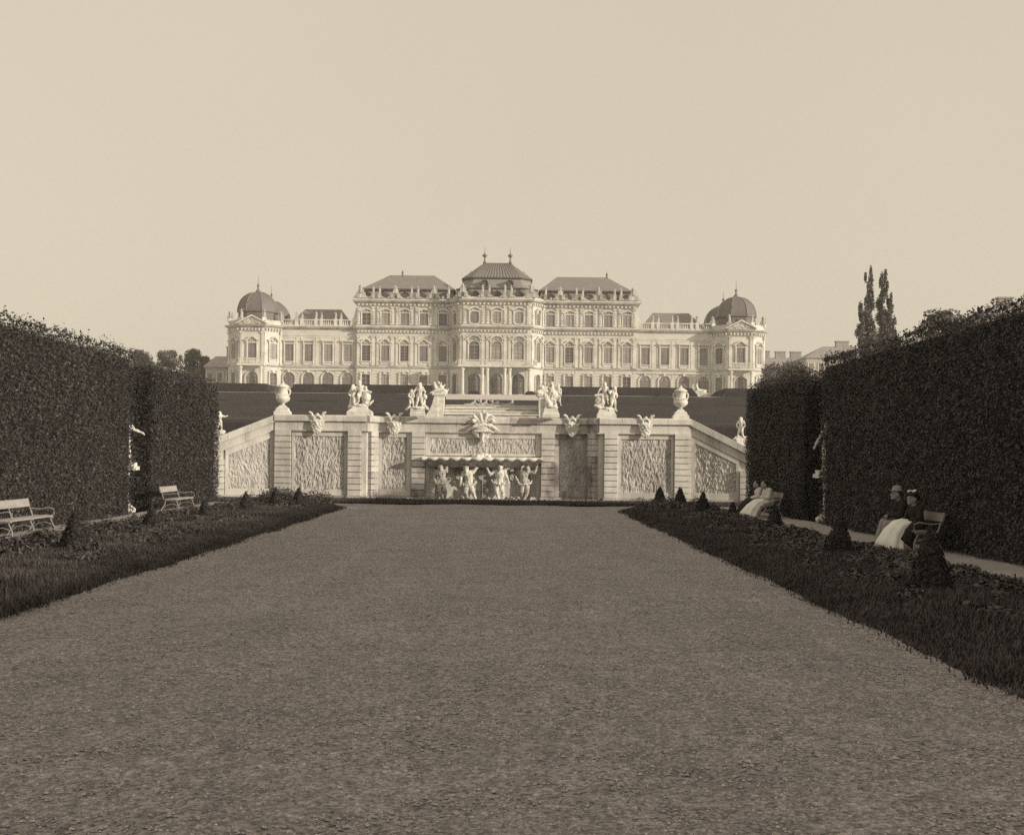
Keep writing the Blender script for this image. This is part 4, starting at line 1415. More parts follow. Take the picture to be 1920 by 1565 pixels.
def group_statue(name, px, lab, figs, extra=(), w0=1.0, w1=.8, h=.42, Y=55.15, mir=False, vox=.02, m='statue'):
    x, z = at(px, 780, Y)
    T = thing(name, (x, Y, ZC), lab, 'statue', 'putti groups on the cascade wall')
    MB().loft([[(sx * a, sy * a * .62, z_) for sx, sy in ((-1, -1), (1, -1), (1, 1), (-1, 1))] for a, z_ in ((w0 / 2, 0), (w0 / 2, .15), (w0 * .45, .22), (w1 / 2 + .02, h - .1), (w1 / 2, h))]).build('pedestal', M[m], T)
    S = []
    for (hh, fx, fy, fz, rz, ps) in figs:
        S += shift(fig(hh, 1.38, 1.55, **ps), fx, fy, fz, rz)
        S.append(ball((fx + ps.get('head', POSE['head'])[0] * hh, fy + .03, fz + ps.get('head', POSE['head'])[2] * hh + .05), (.085 * hh, .09 * hh, .075 * hh)))
    S += list(extra)
    S.append(ball((0, 0, h + .02), (w1 * .52, .26, .08)))
    S = xfs(S, lambda p: (p[0] * 1.06, p[1] * 1.06, h + (p[2] - h) * 1.10))
    if mir:
        S = xfs(S, lambda p: (-p[0], p[1], p[2]))
    sculpt('figures', S, vox, M[m], T, smooth=2)
    return T


sitL = dict(pel=(0, 0, .42), waist=(0, 0, .52), chest=(.0, -.02, .66), neck=(0, -.03, .76), head=(0, -.05, .87), shL=(-.11, 0, .73), shR=(.11, 0, .73), hipL=(-.06, 0, .4), hipR=(.06, 0, .4),
            knL=(-.12, -.2, .38), anL=(-.08, -.2, .12), toL=(-.1, -.28, .08), knR=(.12, -.18, .30), anR=(.15, -.12, .05), toR=(.17, -.2, .02))
stand = dict(knL=(-.09, -.05, .27), anL=(-.16, .0, .05), toL=(-.2, -.07, .02), knR=(.08, -.06, .28), anR=(.14, .02, .05), toR=(.16, -.06, .02))
# first group: seated figure over two putti with a cartouche
shield = [ball((.26, -.08, .78), (.20, .09, .26)), capsule((.1, -.1, 1.02), .045, (.46, -.1, 1.0), .05), capsule((.16, -.1, .52), .06, (.42, -.12, .5), .05), capsule((.42, -.1, .52), .06, (.56, -.05, .66), .035),
          ball((.26, -.17, .80), (.10, .03, .14)), ball((.24, -.1, .55), .08), capsule((-.42, 0, .4), .1, (-.3, 0, .55), .12)]
g1 = [(1.0, 0.0, .04, .50, .2, dict(sitL, elL=(-.24, -.06, .68), haL=(-.34, -.1, .60), elR=(.2, -.02, .60), haR=(.26, -.1, .52), head=(-.06, -.05, .86))),
      (.95, -.30, -.06, .32, -.5, dict(stand, elL=(-.2, -.05, .64), haL=(-.06, -.15, .55), elR=(.18, -.06, .74), haR=(.28, -.1, .82))),
      (.80, .22, .05, .42, .4, dict(stand, elR=(.2, -.05, .6), haR=(.24, -.15, .52)))]
group_statue('putti_group', 675, 'tall stone group of a seated youth over putti with a cartouche', g1, shield + [capsule((-.2, -.05, .45), .09, (.02, -.1, 1.0), .07)], w0=1.12, w1=.66, h=.42)
# second: two standing children
ex = [capsule((.24, .08, .35), .08, (.26, .1, .75), .07), ball((.30, -.02, .82), .11), capsule((-.36, 0, .40), .08, (-.48, -.02, .30), .05), capsule((.3, 0, .42), .1, (.42, -.05, .34), .06)]
g2 = [(1.05, .08, 0, .34, 0, dict(stand, elL=(-.20, -.04, .70), haL=(-.26, -.08, .58), elR=(.21, 0, .66), haR=(.20, -.1, .54), head=(-.0, -.03, .90))),
      (.76, -.27, -.02, .34, .3, dict(stand, elL=(-.18, -.04, .64), haL=(-.08, -.14, .55), elR=(.16, -.1, .66), haR=(.06, -.18, .60)))]
group_statue('putti_group', 783, 'stone pair of a standing child with a smaller putto beside it, left of the basin', g2, ex, w0=.66, w1=.60, h=.34)
# third, right of the basin: huddled striding pair
ex = [capsule((-.1, .05, .5), .16, (.1, .02, 1.0), .20), capsule((.1, 0, 1.0), .16, (.32, 0, .8), .10), capsule((-.25, -.05, .95), .10, (-.1, -.1, .6), .12), ball((.0, 0, 1.3), .11)]
g3 = [(1.08, -.02, -.02, .42, .2, dict(stand, elL=(-.22, -.04, .78), haL=(-.30, -.1, .68), elR=(.2, -.05, .62), haR=(.3, -.12, .58), head=(.02, -.04, .90), knR=(.14, -.08, .28), anR=(.24, -.02, .06), toR=(.28, -.08, .02))),
      (.85, .30, -.02, .52, -.4, dict(stand, elL=(-.2, -.05, .64), haL=(-.1, -.16, .62)))]
group_statue('putti_group', 1033, 'stone group of wrestling putti in swirling drapery, right of the basin', g3, ex, w0=.76, w1=.56, h=.46)
# fourth: seated figure, child at the right, trophy at the left
g4 = [(.94, -.08, .04, .60, -.1, dict(sitL, elL=(-.22, -.08, .64), haL=(-.28, -.14, .52), elR=(.2, -.05, .60), haR=(.3, -.1, .54))),
      (1.0, .26, -.08, .32, .45, dict(stand, elL=(-.2, -.06, .72), haL=(-.26, -.1, .82), elR=(.18, -.05, .66), haR=(.1, -.15, .56), head=(.06, -.04, .90)))]
ex = [ball((-.30, -.05, .72), (.19, .10, .24)), capsule((-.48, -.1, .95), .06, (-.2, -.1, .98), .07), capsule((-.50, -.08, .55), .05, (-.25, -.1, .44), .08), capsule((-.2, -.02, .5), .1, (-.05, -.02, .95), .09)]
group_statue('putti_group', 1137, 'tall stone group with a climbing putto and a shield, right on the cascade wall', g4, ex, w0=.86, w1=.66, h=.40)

# putti at the lower ends of the ramps
for px, Y, zz, lab, ps, rz in ((1389, 54.75, 2.72, 'lone stone putto at the foot of the right ramp beside the hedge', dict(stand, elL=(-.2, -.02, .66), haL=(-.16, -.1, .55), elR=(.2, -.02, .66), haR=(.18, -.1, .52)), -.5),
                               (411, 54.75, 2.74, 'stone putto with an outstretched arm on the left ramp, half hidden by the hedge', dict(stand, elR=(.24, -.02, .76), haR=(.36, -.06, .80), elL=(-.2, -.02, .66), haL=(-.2, -.1, .5)), .4)):
    x, _ = at(px, 820, Y)
    T = thing('putto', (x, Y, zz), lab, 'statue')
    MB().loft([[(sx * a, sy * a, z_) for sx, sy in ((-1, -1), (1, -1), (1, 1), (-1, 1))] for a, z_ in ((.22, -.4), (.21, .1), (.24, .16), (.22, .24))]).build('pedestal', M['statue'], T)
    S = shift(fig(.95, 1.3, 1.5, **ps), 0, 0, .22, rz) + [capsule((-.2, 0, .26), .08, (.2, 0, .26), .08), capsule((-.32, -.05, .18), .06, (-.1, 0, .3), .08)]
    sculpt('body', S, .018, M['statue'], T, smooth=2)

# ------------------------------------------------------------------ upper cascade, sphinxes, mounds
YU = 100.5
ux, uz = at(921, 782, YU)
UC = thing('upper_cascade', (ux, YU, uz), 'pale stepped water basin with scroll cheeks below the palace', 'fountain')
sx_ = FPX / YU
hw = 88 / sx_
for k, (p0, p1, dy) in enumerate(((-.55, .18, 0), (.24, .44, .7), (.50, .74, 1.3), (.80, 1.0, 2.0))):
    MB().box(-hw, hw, dy, 4.2, p0 if k else -1.2, p1).build('ledge', M['wall'] if k % 2 == 0 else M['statue'], UC)
    MB().box(-hw - .05, hw + .05, dy - .12, dy + .3, p1 - .002, p1 + .055).build('ledge_lip', M['statue'], UC)
for s in (-1, 1):
    x0 = s * (hw + .05)
    MB().plate([(0, -1.0), (s * .78, -1.0), (s * .78, 1.75), (0, 1.75)], -.1, 1.6).xf(Matrix.Translation((x0, 0, 0))).build('pedestal', M['statue'], UC)
    MB().plate([(0, 1.752), (s * .95, 1.752), (s * .95, 1.9), (-s * .1, 1.9), (-s * .1, 1.752)], -.2, 1.7).xf(Matrix.Translation((x0, 0, 0))).build('pedestal_cap', M['statue'], UC)
    MB().plate([(s * .5, -1.0), (s * 1.65, -1.0), (s * 1.6, -.1), (s * 1.2, .45), (s * .95, 1.0), (s * .79, 1.6), (s * .5, 1.6)], -.3, .25).xf(Matrix.Translation((x0, 0, 0))).build('scroll_cheek', M['statue'], UC)


def sphinx_shapes(k=1.0, s=1, wild=False):
    """reclining beast with raised head and wings of drapery"""
    S = [capsule((.55 * s, 0, .28), .26, (-.30 * s, 0, .38), .25), capsule((-.30 * s, 0, .42), .22, (-.50 * s, 0, .85), .15), ball((-.55 * s, 0, 1.05), (.17, .16, .20)), ball((-.68 * s, 0, 1.0), (.06, .05, .06)),
         capsule((-.4 * s, -.16, .3), .11, (-.95 * s, -.18, .10), .08), capsule((-.4 * s, .16, .3), .11, (-.95 * s, .18, .10), .08), ball((.5 * s, -.2, .28), (.28, .14, .24)), ball((.5 * s, .2, .28), (.28, .14, .24)),
         capsule((.5 * s, -.25, .12), .09, (.15 * s, -.3, .08), .08), capsule((.8 * s, 0, .2), .06, (.95 * s, .1, .55), .045), capsule((-.46 * s, .1, 1.1), .10, (-.34 * s, .12, .75), .09), ball((0, 0, .03), (.95, .3, .06))]
    if wild:
        S += [capsule((-.1 * s, 0, .6), .12, (.2 * s, .05, 1.15), .06), capsule((-.1 * s, 0, .6), .12, (-.75 * s, .0, 1.0), .06), ball((.15 * s, 0, .75), .2), capsule((.2 * s, 0, .6), .1, (.55 * s, 0, .95), .07), ball((-.1 * s, 0, 1.15), .15)]
    return xfs(S, lambda p: (p[0] * k, p[1] * k, p[2] * k))


for s, lab in ((-1, 'pale beast and rider group on the left pedestal of the upper water basin'), (1, 'pale beast and rider group on the right pedestal of the upper water basin')):
    T = thing('beast_group', (ux + s * (hw + .45), YU + .7, uz + 1.9), lab, 'statue', 'groups flanking the upper basin')
    sculpt('figures', sphinx_shapes(.80, -s, True), .035, M['statue'], T, smooth=1)
for k, dx in enumerate((-1.7, -.75, .25, 1.45)):
    T = thing('river_figure', (ux + dx, YU + 2.6, uz + 1.0), ('reclining stone figure at the left end of the upper basin rim', 'upright stone figure left of centre on the upper basin rim', 'paired stone figures right of centre on the upper basin rim', 'stone figure stretching at the right end of the upper basin rim')[k], 'statue', 'figures on the upper basin')
    S = [capsule((-.35, 0, .12), .13, (.2, 0, .25), .13), capsule((.2, 0, .25), .12, (.3, 0, .5), .09), ball((.32, 0, .62), .1), capsule((-.35, 0, .1), .09, (-.6, 0, .2 + .1 * (k % 2)), .06), capsule((.25, -.05, .42), .07, (.45, -.1, .2), .06), capsule((.2, 0, .4), .07, (.0, -.1, .3), .06)]
    if k in (1, 2):
        S += [capsule((-.2, .1, .2), .12, (-.2, .1, .55), .1), ball((-.2, .1, .72), .1), capsule((-.2, .1, .5), .05, (-.5, 0, .62), .04)]
    sculpt('figures', xfs(S, lambda p: (p[0] * .95, p[1], p[2] * .82)), .03, M['statue_grey'], T, smooth=1)

for k, (px, py, s, lab) in enumerate(((824, 746, -1, 'small white sphinx on a block at the left of the palace steps'), (1313, 745, 1, 'white sphinx on the terrace before the right wing arcade'), (545, 741, -1, 'white sphinx behind the left urn before the left wing arcade'))):
    x, z = at(px, py, 126)
    T = thing('sphinx', (x, 126, z), lab, 'statue', 'sphinxes on the palace terrace')
    MB().box(-.75, .75, -.4, .4, -.9, .36).box(-.8, .8, -.45, .45, .36, .44).build('pedestal', M['statue'], T)
    sculpt('body', shift(sphinx_shapes(.72, s), 0, 0, .44), .03, M['statue'], T, smooth=1)
for px, Y, w_, lab in ((889, 121, .95, 'dark clipped mound at the left of the palace steps'), (994, 121, .8, 'dark clipped mound at the right of the palace steps')):
    x, z = at(px, 747, Y)
    tag(MB().loft([[(x + sx * a, Y + sy * a * .6, z + z_) for sx, sy in ((-1, -1), (1, -1), (1, 1), (-1, 1))] for a, z_ in ((w_, -.6), (w_ * .95, 0), (w_ * .6, .55), (w_ * .3, .72))]).build('clipped_mound', M['bank']), lab, 'hedge', 'mounds by the palace steps')
x, z = at(1061, 757, 116)
tag(MB().box(x - 1.0, x + .65, 116, 117.6, z - .4, z + .55).build('low_hedge', M['plant']), 'low box hedge block right of the upper basin', 'hedge')


# ------------------------------------------------------------------ hedges
def rock_noise(P, f, seed):
    """cheap smooth noise from summed sines"""
    r = np.random.default_rng(seed)
    o = np.zeros(len(P))
    for _ in range(5):
        d = r.normal(0, 1, 3) * f
        o += np.sin(P @ d + r.uniform(0, 6.28))
    return o / 5


def hedge(name, lab, x_in, x_out, y0, y1, h, dens, size, seed, ends=(True, True), inner_notch=None, tops=1.0):
    """clipped hornbeam hedge: dark twig core and a skin of separate leaves; x_in is the face towards the court"""
    s = 1 if x_out > x_in else -1
    T = thing(name, ((x_in + x_out) / 2, (y0 + y1) / 2, 0), lab, 'hedge', 'tall clipped hedges lining the court')
    ox, oy = (x_in + x_out) / 2, (y0 + y1) / 2
    ins = .16
    MB().box(min(x_in + s * ins, x_out - s * ins) - ox, max(x_in + s * ins, x_out - s * ins) - ox, y0 + ins - oy, y1 - ins - oy, .05, h - ins).build('twig_core', M['leaf_core'], T)
    P, Nn = [], []

    def face(n, f, nrm):
        u, v = RNG.uniform(0, 1, n), RNG.uniform(0, 1, n)
        P.append(f(u, v)); Nn.append(np.tile(np.array(nrm, float), (n, 1)))
    Ly, Wx = y1 - y0, abs(x_out - x_in)
    # nearer stretch gets more leaves per metre
    n1 = int(dens * Ly * h)
    if y0 < 3:
        n1 = int(dens * (y1 - 12) * h * 1.12)
    yf = (lambda u: np.where(u < .1, y0 + u * 10 * (12 - y0), 12 + (u - .1) / .9 * (y1 - 12))) if y0 < 3 else (lambda u: y0 + u * Ly)
    face(n1, lambda u, v: np.stack([np.full_like(u, x_in), yf(u), .02 + v * (h - .02)], -1), (-s, 0, 0))
    face(int(dens * .5 * Ly * min(Wx, 1.5)), lambda u, v: np.stack([x_in + s * v * min(Wx, 1.5), y0 + u * Ly, np.full_like(u, h)], -1), (0, 0, 1))
    if ends[0]:
        face(int(dens * Wx * h), lambda u, v: np.stack([x_in + s * u * Wx, np.full_like(u, y0), .02 + v * h], -1), (0, -1, 0))
    if ends[1]:
        face(int(dens * .7 * Wx * h), lambda u, v: np.stack([x_in + s * u * Wx, np.full_like(u, y1), .02 + v * h], -1), (0, 1, 0))
    P, Nn = np.concatenate(P), np.concatenate(Nn)
    bump = .09 * rock_noise(P, 1.1, seed) + .05 * rock_noise(P, 3.5, seed + 1)
    top_soft = np.clip((P[:, 2] - (h - .35)) / .35, 0, 1)
    P = P + Nn * (bump + RNG.normal(-.02, .055, len(P)))[:, None]
    P[:, 0] += s * .12 * top_soft ** 2
    P[:, 2] += .10 * rock_noise(P[:, :] * np.array([1, 1, 0]), 1.3, seed + 2) * top_soft
    L_ = leaves(P, Nn * .8 + np.array([0, 0, .35]), size, .55, .55, hang=.5)
    # shoots standing up from the top edge
    k = int(26 * Ly * tops)
    q = np.stack([x_in + s * RNG.uniform(-.02, .5, k), y0 + RNG.uniform(0, 1, k) * Ly, np.full(k, h)], -1)
    hh = np.abs(RNG.normal(0, .10, k)) * (1 + .8 * rock_noise(q, .9, seed + 3)) + .02
    S = []
    for m in range(4):
        p = q.copy(); p[:, 2] += hh * (m + 1) / 4 + .04; p[:, :2] += RNG.normal(0, .05, (k, 2))
        S.append(p)
    S = np.concatenate(S)
    L2 = leaves(S, np.tile([-s * .4, -.3, .8], (len(S), 1)), size * 1.1, .6, .9)
    V = np.concatenate([L_, L2]) - np.array([ox, oy, 0])
    o = put('foliage', np_mesh('foliage', V, 4, M['leaf']), T)
    return T


XL, XRt = -11.62, 9.62
hedge('hedge', 'tall clipped hedge along the left side nearest the viewer', XL, -13.6, 2, 38.9, 5.12, 470, .072, 1)
hedge('hedge', 'tall clipped hedge block at the left next to the cascade wall', XL + .05, -13.6, 40.7, 50.1, 4.86, 680, .072, 2, tops=.5)
hedge('hedge', 'dark tall clipped hedge along the right side nearest the viewer', XRt, 11.8, -16, 37.2, 4.98, 460, .072, 3, tops=1.3)
hedge('hedge', 'dark tall clipped hedge block at the right next to the cascade wall', XRt - .03, 11.8, 39.3, 48.2, 4.80, 640, .072, 4)
# back of the niches between the hedge blocks
hedge('hedge', 'shadowed hedge closing the left statue niche', -13.0, -14.2, 38.9, 40.7, 5.0, 420, .085, 5, ends=(False, False))
hedge('hedge', 'shadowed hedge closing the right statue niche', 11.0, 12.2, 37.2, 39.3, 4.8, 420, .085, 6, ends=(False, False))

# statues on tall pedestals in the two niches
for x, y, lab, s, ps in ((-12.2, 39.75, 'slender white statue on a tall pedestal in the left hedge niche', 1, dict(elR=(.22, -.03, .72), haR=(.36, -.08, .66), elL=(-.2, 0, .64), haL=(-.12, -.1, .56))),
                         (10.15, 38.25, 'slender white statue on a tall pedestal in the right hedge niche', -1, dict(elL=(-.2, -.03, .66), haL=(-.26, -.08, .50), elR=(.2, 0, .62), haR=(.12, -.1, .5)))):
    T = thing('niche_statue', (x, y, .08), lab, 'statue', 'statues in the hedge niches')
    MB().lathe([(.34, 0), (.36, .12), (.26, .2), (.16, .3), (.13, .45), (.12, 1.0), (.15, 1.3), (.2, 1.38)], 10).build('baluster_pedestal', M['statue'], T, smooth=True)
    MB().box(-.36, .36, -.36, .36, 1.38, 1.5).box(-.3, .3, -.3, .3, 1.5, 1.62).build('pedestal_slab', M['statue'], T)
    S = shift(fig(1.5, 1.15, 1.1, **ps), 0, 0, 1.6) + [capsule((0, .02, 1.7), .2, (0, 0, 2.4), .17)]
    sculpt('body', S, .02, M['statue'], T, (0, 0, 0), s * .9, smooth=2)

# ------------------------------------------------------------------ beds: soil, grass, plants
CONES = [(141, 955, 1032, .40, 'dark cone yew beside the near left bench'), (284, 945, 992, .40, 'dark cone yew before the left hedge niche'), (384, 934, 976, .36, 'dark cone yew before the far left bench'),
         (461, 920, 962, .36, 'small cone yew left of the cascade wall pilaster'), (517, 911, 952, .36, 'small pointed cone yew before the left urn pilaster'), (560, 912, 950, .36, 'small cone yew at the far end of the left bed'),
         (1744, 985, 1112, .34, 'large cone yew nearest the viewer in the right bed'), (1573, 962, 1042, .36, 'cone yew before the right hedge niche'), (1452, 943, 992, .36, 'cone yew beside the seated woman in pale dress'),
         (1374, 939, 970, .36, 'cone yew right of the cascade ramp in the right bed'), (1318, 920, 963, .36, 'small cone yew before the right ramp panel'), (1275, 912, 956, .36, 'small cone yew before the right urn pilaster'), (1237, 910, 953, .36, 'small cone yew at the far end of the right bed')]


def cone_spot(px, py_base):
    Y = EYE * FPX / ((py_base - VPY) - (px - VPX) * ROLL) * .95
    return at(px, py_base, Y)[0], Y


SPOTS = [cone_spot(c[0], c[2]) for c in CONES]


def bed(name, x_g, x_p, y_end, seed):
    """bed between the gravel (x_g) and the hedge path (x_p)"""
    s = 1 if x_p > x_g else -1
    W = abs(x_p - x_g)
    ys = np.concatenate([np.linspace(-8, y_end - 3.5, 130), y_end - 3.5 + 3.5 * np.sin(np.linspace(.05, 1, 22) * PI / 2)])
    us = np.linspace(0, 1, 15)
    G = np.zeros((len(ys), len(us), 3))
    for i, y in enumerate(ys):
        t = max(0, (y - (y_end - 3.5)) / 3.5)
        cut = 1 - math.sqrt(max(0, 1 - t * t))
        a = x_g + s * (W * .75 * cut + .025 * math.sin(y * 1.3 + seed) + .02 * math.sin(y * 3.1 + seed) + RNG.normal(0, .015))
        b_ = x_p + s * .03 * math.sin(y * 2)
        G[i, :, 0] = a + (b_ - a) * us
        G[i, :, 1] = y
        G[i, :, 2] = .03 + .09 * np.minimum(1, np.minimum(us, 1 - us) * 9) + RNG.normal(0, .008, len(us))
    o = tag(link(bpy.data.objects.new('bed_' + name, grid_mesh('bed', G, M['turf']))), kind='structure')
    # grass
    n = 135000
    y = y_end - RNG.uniform(0, 1, n) ** .9 * (y_end - 9)
    u = RNG.uniform(0, 1, n)
    u[:22000] = RNG.uniform(-.03, .1, 22000)
    u[22000:22900] = RNG.uniform(-.07, 0, 900)
    t = np.clip((y - (y_end - 3.5)) / 3.5, 0, 1)
    cut = 1 - np.sqrt(1 - t * t)
    a = x_g + s * (W * .75 * cut + .025 * np.sin(y * 1.3 + seed) + .02 * np.sin(y * 3.1 + seed))
    x = a + (x_p - a) * u
    P = np.stack([x, y, .035 + .09 * np.clip(u * 9, 0, 1)], -1)
    clump = np.clip(rock_noise(P * np.array([1, 1, 0]), 1.2, seed + 9) + .2, 0, 1)
    edge = np.clip(u * W / .5, .55, 1)
    hh = (.06 + .14 * clump * edge) * RNG.uniform(.5, 1.25, n)
    az = RNG.uniform(0, 2 * PI, n)
    wd = .010 + .006 * (y / 40)
    lean = hh[:, None] * RNG.uniform(.2, .9, (n, 1)) * np.stack([np.cos(az + 1.2), np.sin(az + 1.2)], -1)
    V = np.empty((n, 3, 3))
    V[:, 0] = P; V[:, 1] = P; V[:, 2] = P
    V[:, 0, 0] -= wd * np.cos(az); V[:, 0, 1] -= wd * np.sin(az)
    V[:, 1, 0] += wd * np.cos(az); V[:, 1, 1] += wd * np.sin(az)
    V[:, 2, :2] += lean; V[:, 2, 2] += hh
    g = put('grass', np_mesh('grass', V.reshape(-1, 3), 3, M['grass']))
    tag(g, 'shaggy grass growing in the ' + name + ' bed', 'grass', kind='stuff')
    # leafy plants along the path side and a shrubby far end
    k = 430 if s < 0 else 330
    yy = y_end - .8 - RNG.uniform(0, 1, k) ** 1.25 * (y_end - 11)
    far = np.clip((yy - (y_end - 6)) / 5, 0, 1)
    uu = (1 if s < 0 else .93) - np.abs(RNG.normal(.10, .10, k)) - far * RNG.uniform(0, .7, k)
    uu[::4] = RNG.uniform(.25, .9, len(uu[::4]))
    uu = np.clip(uu, .2, .97)
    L_ = []
    for i in range(k):
        c = np.array([x_g + (x_p - x_g) * uu[i], yy[i], .1])
        if min((c[0] - q[0]) ** 2 + (c[1] + .35 - q[1]) ** 2 * .3 for q in SPOTS) < .33 ** 2:
            continue
        R_ = RNG.uniform(.16, .34) * (1 + .55 * far[i])
        hgt = RNG.uniform(.16, .32) * (1 if s < 0 else .8) * (1 + 1.2 * far[i])
        m = int(70 + 60 * R_ / .3)
        d = RNG.normal(0, 1, (m, 3)); d[:, 2] = np.abs(d[:, 2]); d = unit(d)
        p = c + d * np.array([R_, R_, hgt]) * RNG.uniform(.55, 1.1, (m, 1))
        L_.append(leaves(p, d + np.array([0, 0, .4]), .11, .38, .5))
    pl = put('border_plants', np_mesh('border_plants', np.concatenate(L_), 4, M['plant']))
    tag(pl, 'low leafy border plants in the ' + name + ' bed', 'plants', kind='stuff')


bed('left', -6.0, -9.75, 48.6, 1)
bed('right', 4.45, 7.95, 47.6, 2)
# grass strip at the foot of the cascade wall
sheet('grass_strip', [(-14, 50.4, .055), (13, 50.4, .055), (13, 54.0, .06), (-14, 54.0, .06)], M['turf'])
n = 42000
P = np.stack([RNG.uniform(-14, 13, n), 50.35 + RNG.uniform(0, 1, n) * 3.55, np.full(n, .05)], -1)
hh = RNG.uniform(.05, .17, n); az = RNG.uniform(0, 2 * PI, n); wd = .018
V = np.empty((n, 3, 3)); V[:] = P[:, None]
V[:, 0, 0] -= wd * np.cos(az); V[:, 0, 1] -= wd * np.sin(az); V[:, 1, 0] += wd * np.cos(az); V[:, 1, 1] += wd * np.sin(az)
V[:, 2, 0] += RNG.normal(0, .05, n); V[:, 2, 1] += RNG.normal(0, .05, n); V[:, 2, 2] += hh
tag(put('grass', np_mesh('grass', V.reshape(-1, 3), 3, M['grass'])), 'grass strip at the foot of the cascade wall', 'grass', kind='stuff')


# clipped cone yews
def cone(px, py_top, py_base, k, lab):
    x, Y = cone_spot(px, py_base)
    h = at(px, py_top, Y)[1] - .06
    r = h * k
    T = thing('cone_yew', (x, Y, .06), lab, 'shrub', 'clipped cone yews in the beds')
    MB().lathe([(r * .8, 0), (r * .86, h * .08), (r * .55, h * .45), (r * .2, h * .82), (.01, h * .96)], 12).build('inner_twigs', M['leaf_core'], T)
    n = int(1500 * max(.35, r * h / .3))
    t = 1 - np.sqrt(RNG.uniform(0, 1, n))
    a = RNG.uniform(0, 2 * PI, n)
    rr = r * (1 - t) ** .85 * (1 + RNG.normal(0, .05, n)) + .01
    p = np.stack([rr * np.cos(a), rr * np.sin(a), t * h + RNG.normal(0, .012, n)], -1)
    d = np.stack([np.cos(a), np.sin(a), np.full(n, .5)], -1)
    put('foliage', np_mesh('foliage', leaves(p, d, .055 + .012 * Y / 40, .5, .5), 4, M['cone_leaf']), T)


for a in CONES:
    cone(*a)

# loose stones on the gravel
n = 75000
y = 6 + RNG.uniform(0, 1, n) ** 1.4 * 30
x = RNG.uniform(-6, 4.5, n)
lim = (np.abs(x) < y * .45 + .5)
x, y = x[lim], y[lim]; n = len(x)
r = np.abs(RNG.normal(0, .006, n)) + .004 + .0002 * y
octv = np.array([[1, 0, 0], [0, 1, 0], [-1, 0, 0], [0, -1, 0], [0, 0, .75], [0, 0, -.5]])
F8 = np.array([[0, 1, 4], [1, 2, 4], [2, 3, 4], [3, 0, 4]])
a = RNG.uniform(0, 2 * PI, n); sx = RNG.uniform(.7, 1.7, n)
V = np.zeros((n, 6, 3))
for k in range(6):
    v = octv[k]
    q = RNG.normal(1, .15, n)
    V[:, k, 0] = x + r * q * (v[0] * sx * np.cos(a) - v[1] * np.sin(a))
    V[:, k, 1] = y + r * q * (v[0] * sx * np.sin(a) + v[1] * np.cos(a))
    V[:, k, 2] = .032 + r * v[2] * q + .012 * np.sin(x * 1.7 + y * .6) + .012 * np.sin(x * .8 - y * 1.1 + 1)
V = V[:, F8.ravel()].reshape(-1, 3)
tag(put('loose_stones', np_mesh('loose_stones', V, 3, M['pebble'])), 'loose stones scattered over the gravel court', 'gravel', kind='stuff')


# ------------------------------------------------------------------ benches
def bench(x, y, ln, face, lab, supports=3):
    """cast-iron framed bench; face +1 looks towards +x"""
    T = thing('park_bench', (x, y, .085), lab, 'bench', 'park benches along the hedges', -PI / 2 if face < 0 else PI / 2)
    # local: front is -Y, length along X
    for k, (yy, zz) in enumerate(((-.24, .425), (-.10, .43), (.04, .425))):
        MB().box(-ln / 2, ln / 2, yy - .062, yy + .062, zz, zz + .035).build('seat_slat', M['bench'] if face > 0 else M['bench_shaded'], T)
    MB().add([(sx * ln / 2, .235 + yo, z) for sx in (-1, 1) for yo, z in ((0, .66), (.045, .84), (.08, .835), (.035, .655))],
             [(0, 1, 5, 4), (1, 2, 6, 5), (2, 3, 7, 6), (3, 0, 4, 7), (0, 3, 2, 1), (4, 5, 6, 7)]).build('back_slat', M['bench'] if face > 0 else M['bench_shaded'], T)
    for xs in np.linspace(-ln / 2 + .04, ln / 2 - .04, supports):
        f = MB()
        f.tube([(xs, -.30, 0), (xs, -.335, .10), (xs, -.33, .22), (xs, -.27, .34), (xs, -.25, .41)], .016, 6)
        f.tube([(xs, .30, 0), (xs, .22, .14), (xs, .12, .30), (xs, .10, .41)], .016, 6)
        f.tube([(xs, -.32, .41), (xs, .10, .41), (xs, .17, .46), (xs, .21, .58), (xs, .245, .70), (xs, .30, .85)], .016, 6)
        f.tube([(xs, -.31, .24), (xs, -.12, .30), (xs, .05, .26), (xs, .24, .12)], .011, 5)
        if abs(xs) > .1 or supports < 3:
            f.tube([(xs, -.27, .43), (xs, -.34, .50), (xs, -.33, .60), (xs, -.22, .64), (xs, .0, .60), (xs, .22, .62)], .013, 6)
        f.build('iron_frame', M['iron'], T)
    return T


bench(-10.75, 27.35, 2.5, 1, 'pale wooden bench with curved iron legs at the left edge of the view')
bench(-10.75, 40.6, 2.0, 1, 'pale wooden bench before the far left hedge block', 2)
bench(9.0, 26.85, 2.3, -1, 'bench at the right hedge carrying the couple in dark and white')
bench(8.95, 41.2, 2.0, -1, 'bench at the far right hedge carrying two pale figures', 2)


# ------------------------------------------------------------------ people
def sitting(lean=0.0, turn=0.0, **kw):
    ps = dict(pel=(0, 0, .335), waist=(0, -.005, .43), chest=(0, -.015 - lean, .545), neck=(0, -.03 - lean * 1.4, .635), head=(0, -.055 - lean * 1.7, .72),
              shL=(-.105, -.01 - lean * 1.2, .605), elL=(-.15, -.06 - lean, .46), haL=(-.08, -.18 - lean, .42), shR=(.105, -.01 - lean * 1.2, .605), elR=(.15, -.06 - lean, .46), haR=(.08, -.18 - lean, .42),
              hipL=(-.055, 0, .32), knL=(-.07, -.25, .335), anL=(-.07, -.28, .09), toL=(-.07, -.37, .06), hipR=(.055, 0, .32), knR=(.07, -.25, .335), anR=(.07, -.28, .09), toR=(.07, -.37, .06))
    ps.update(kw)
    return ps


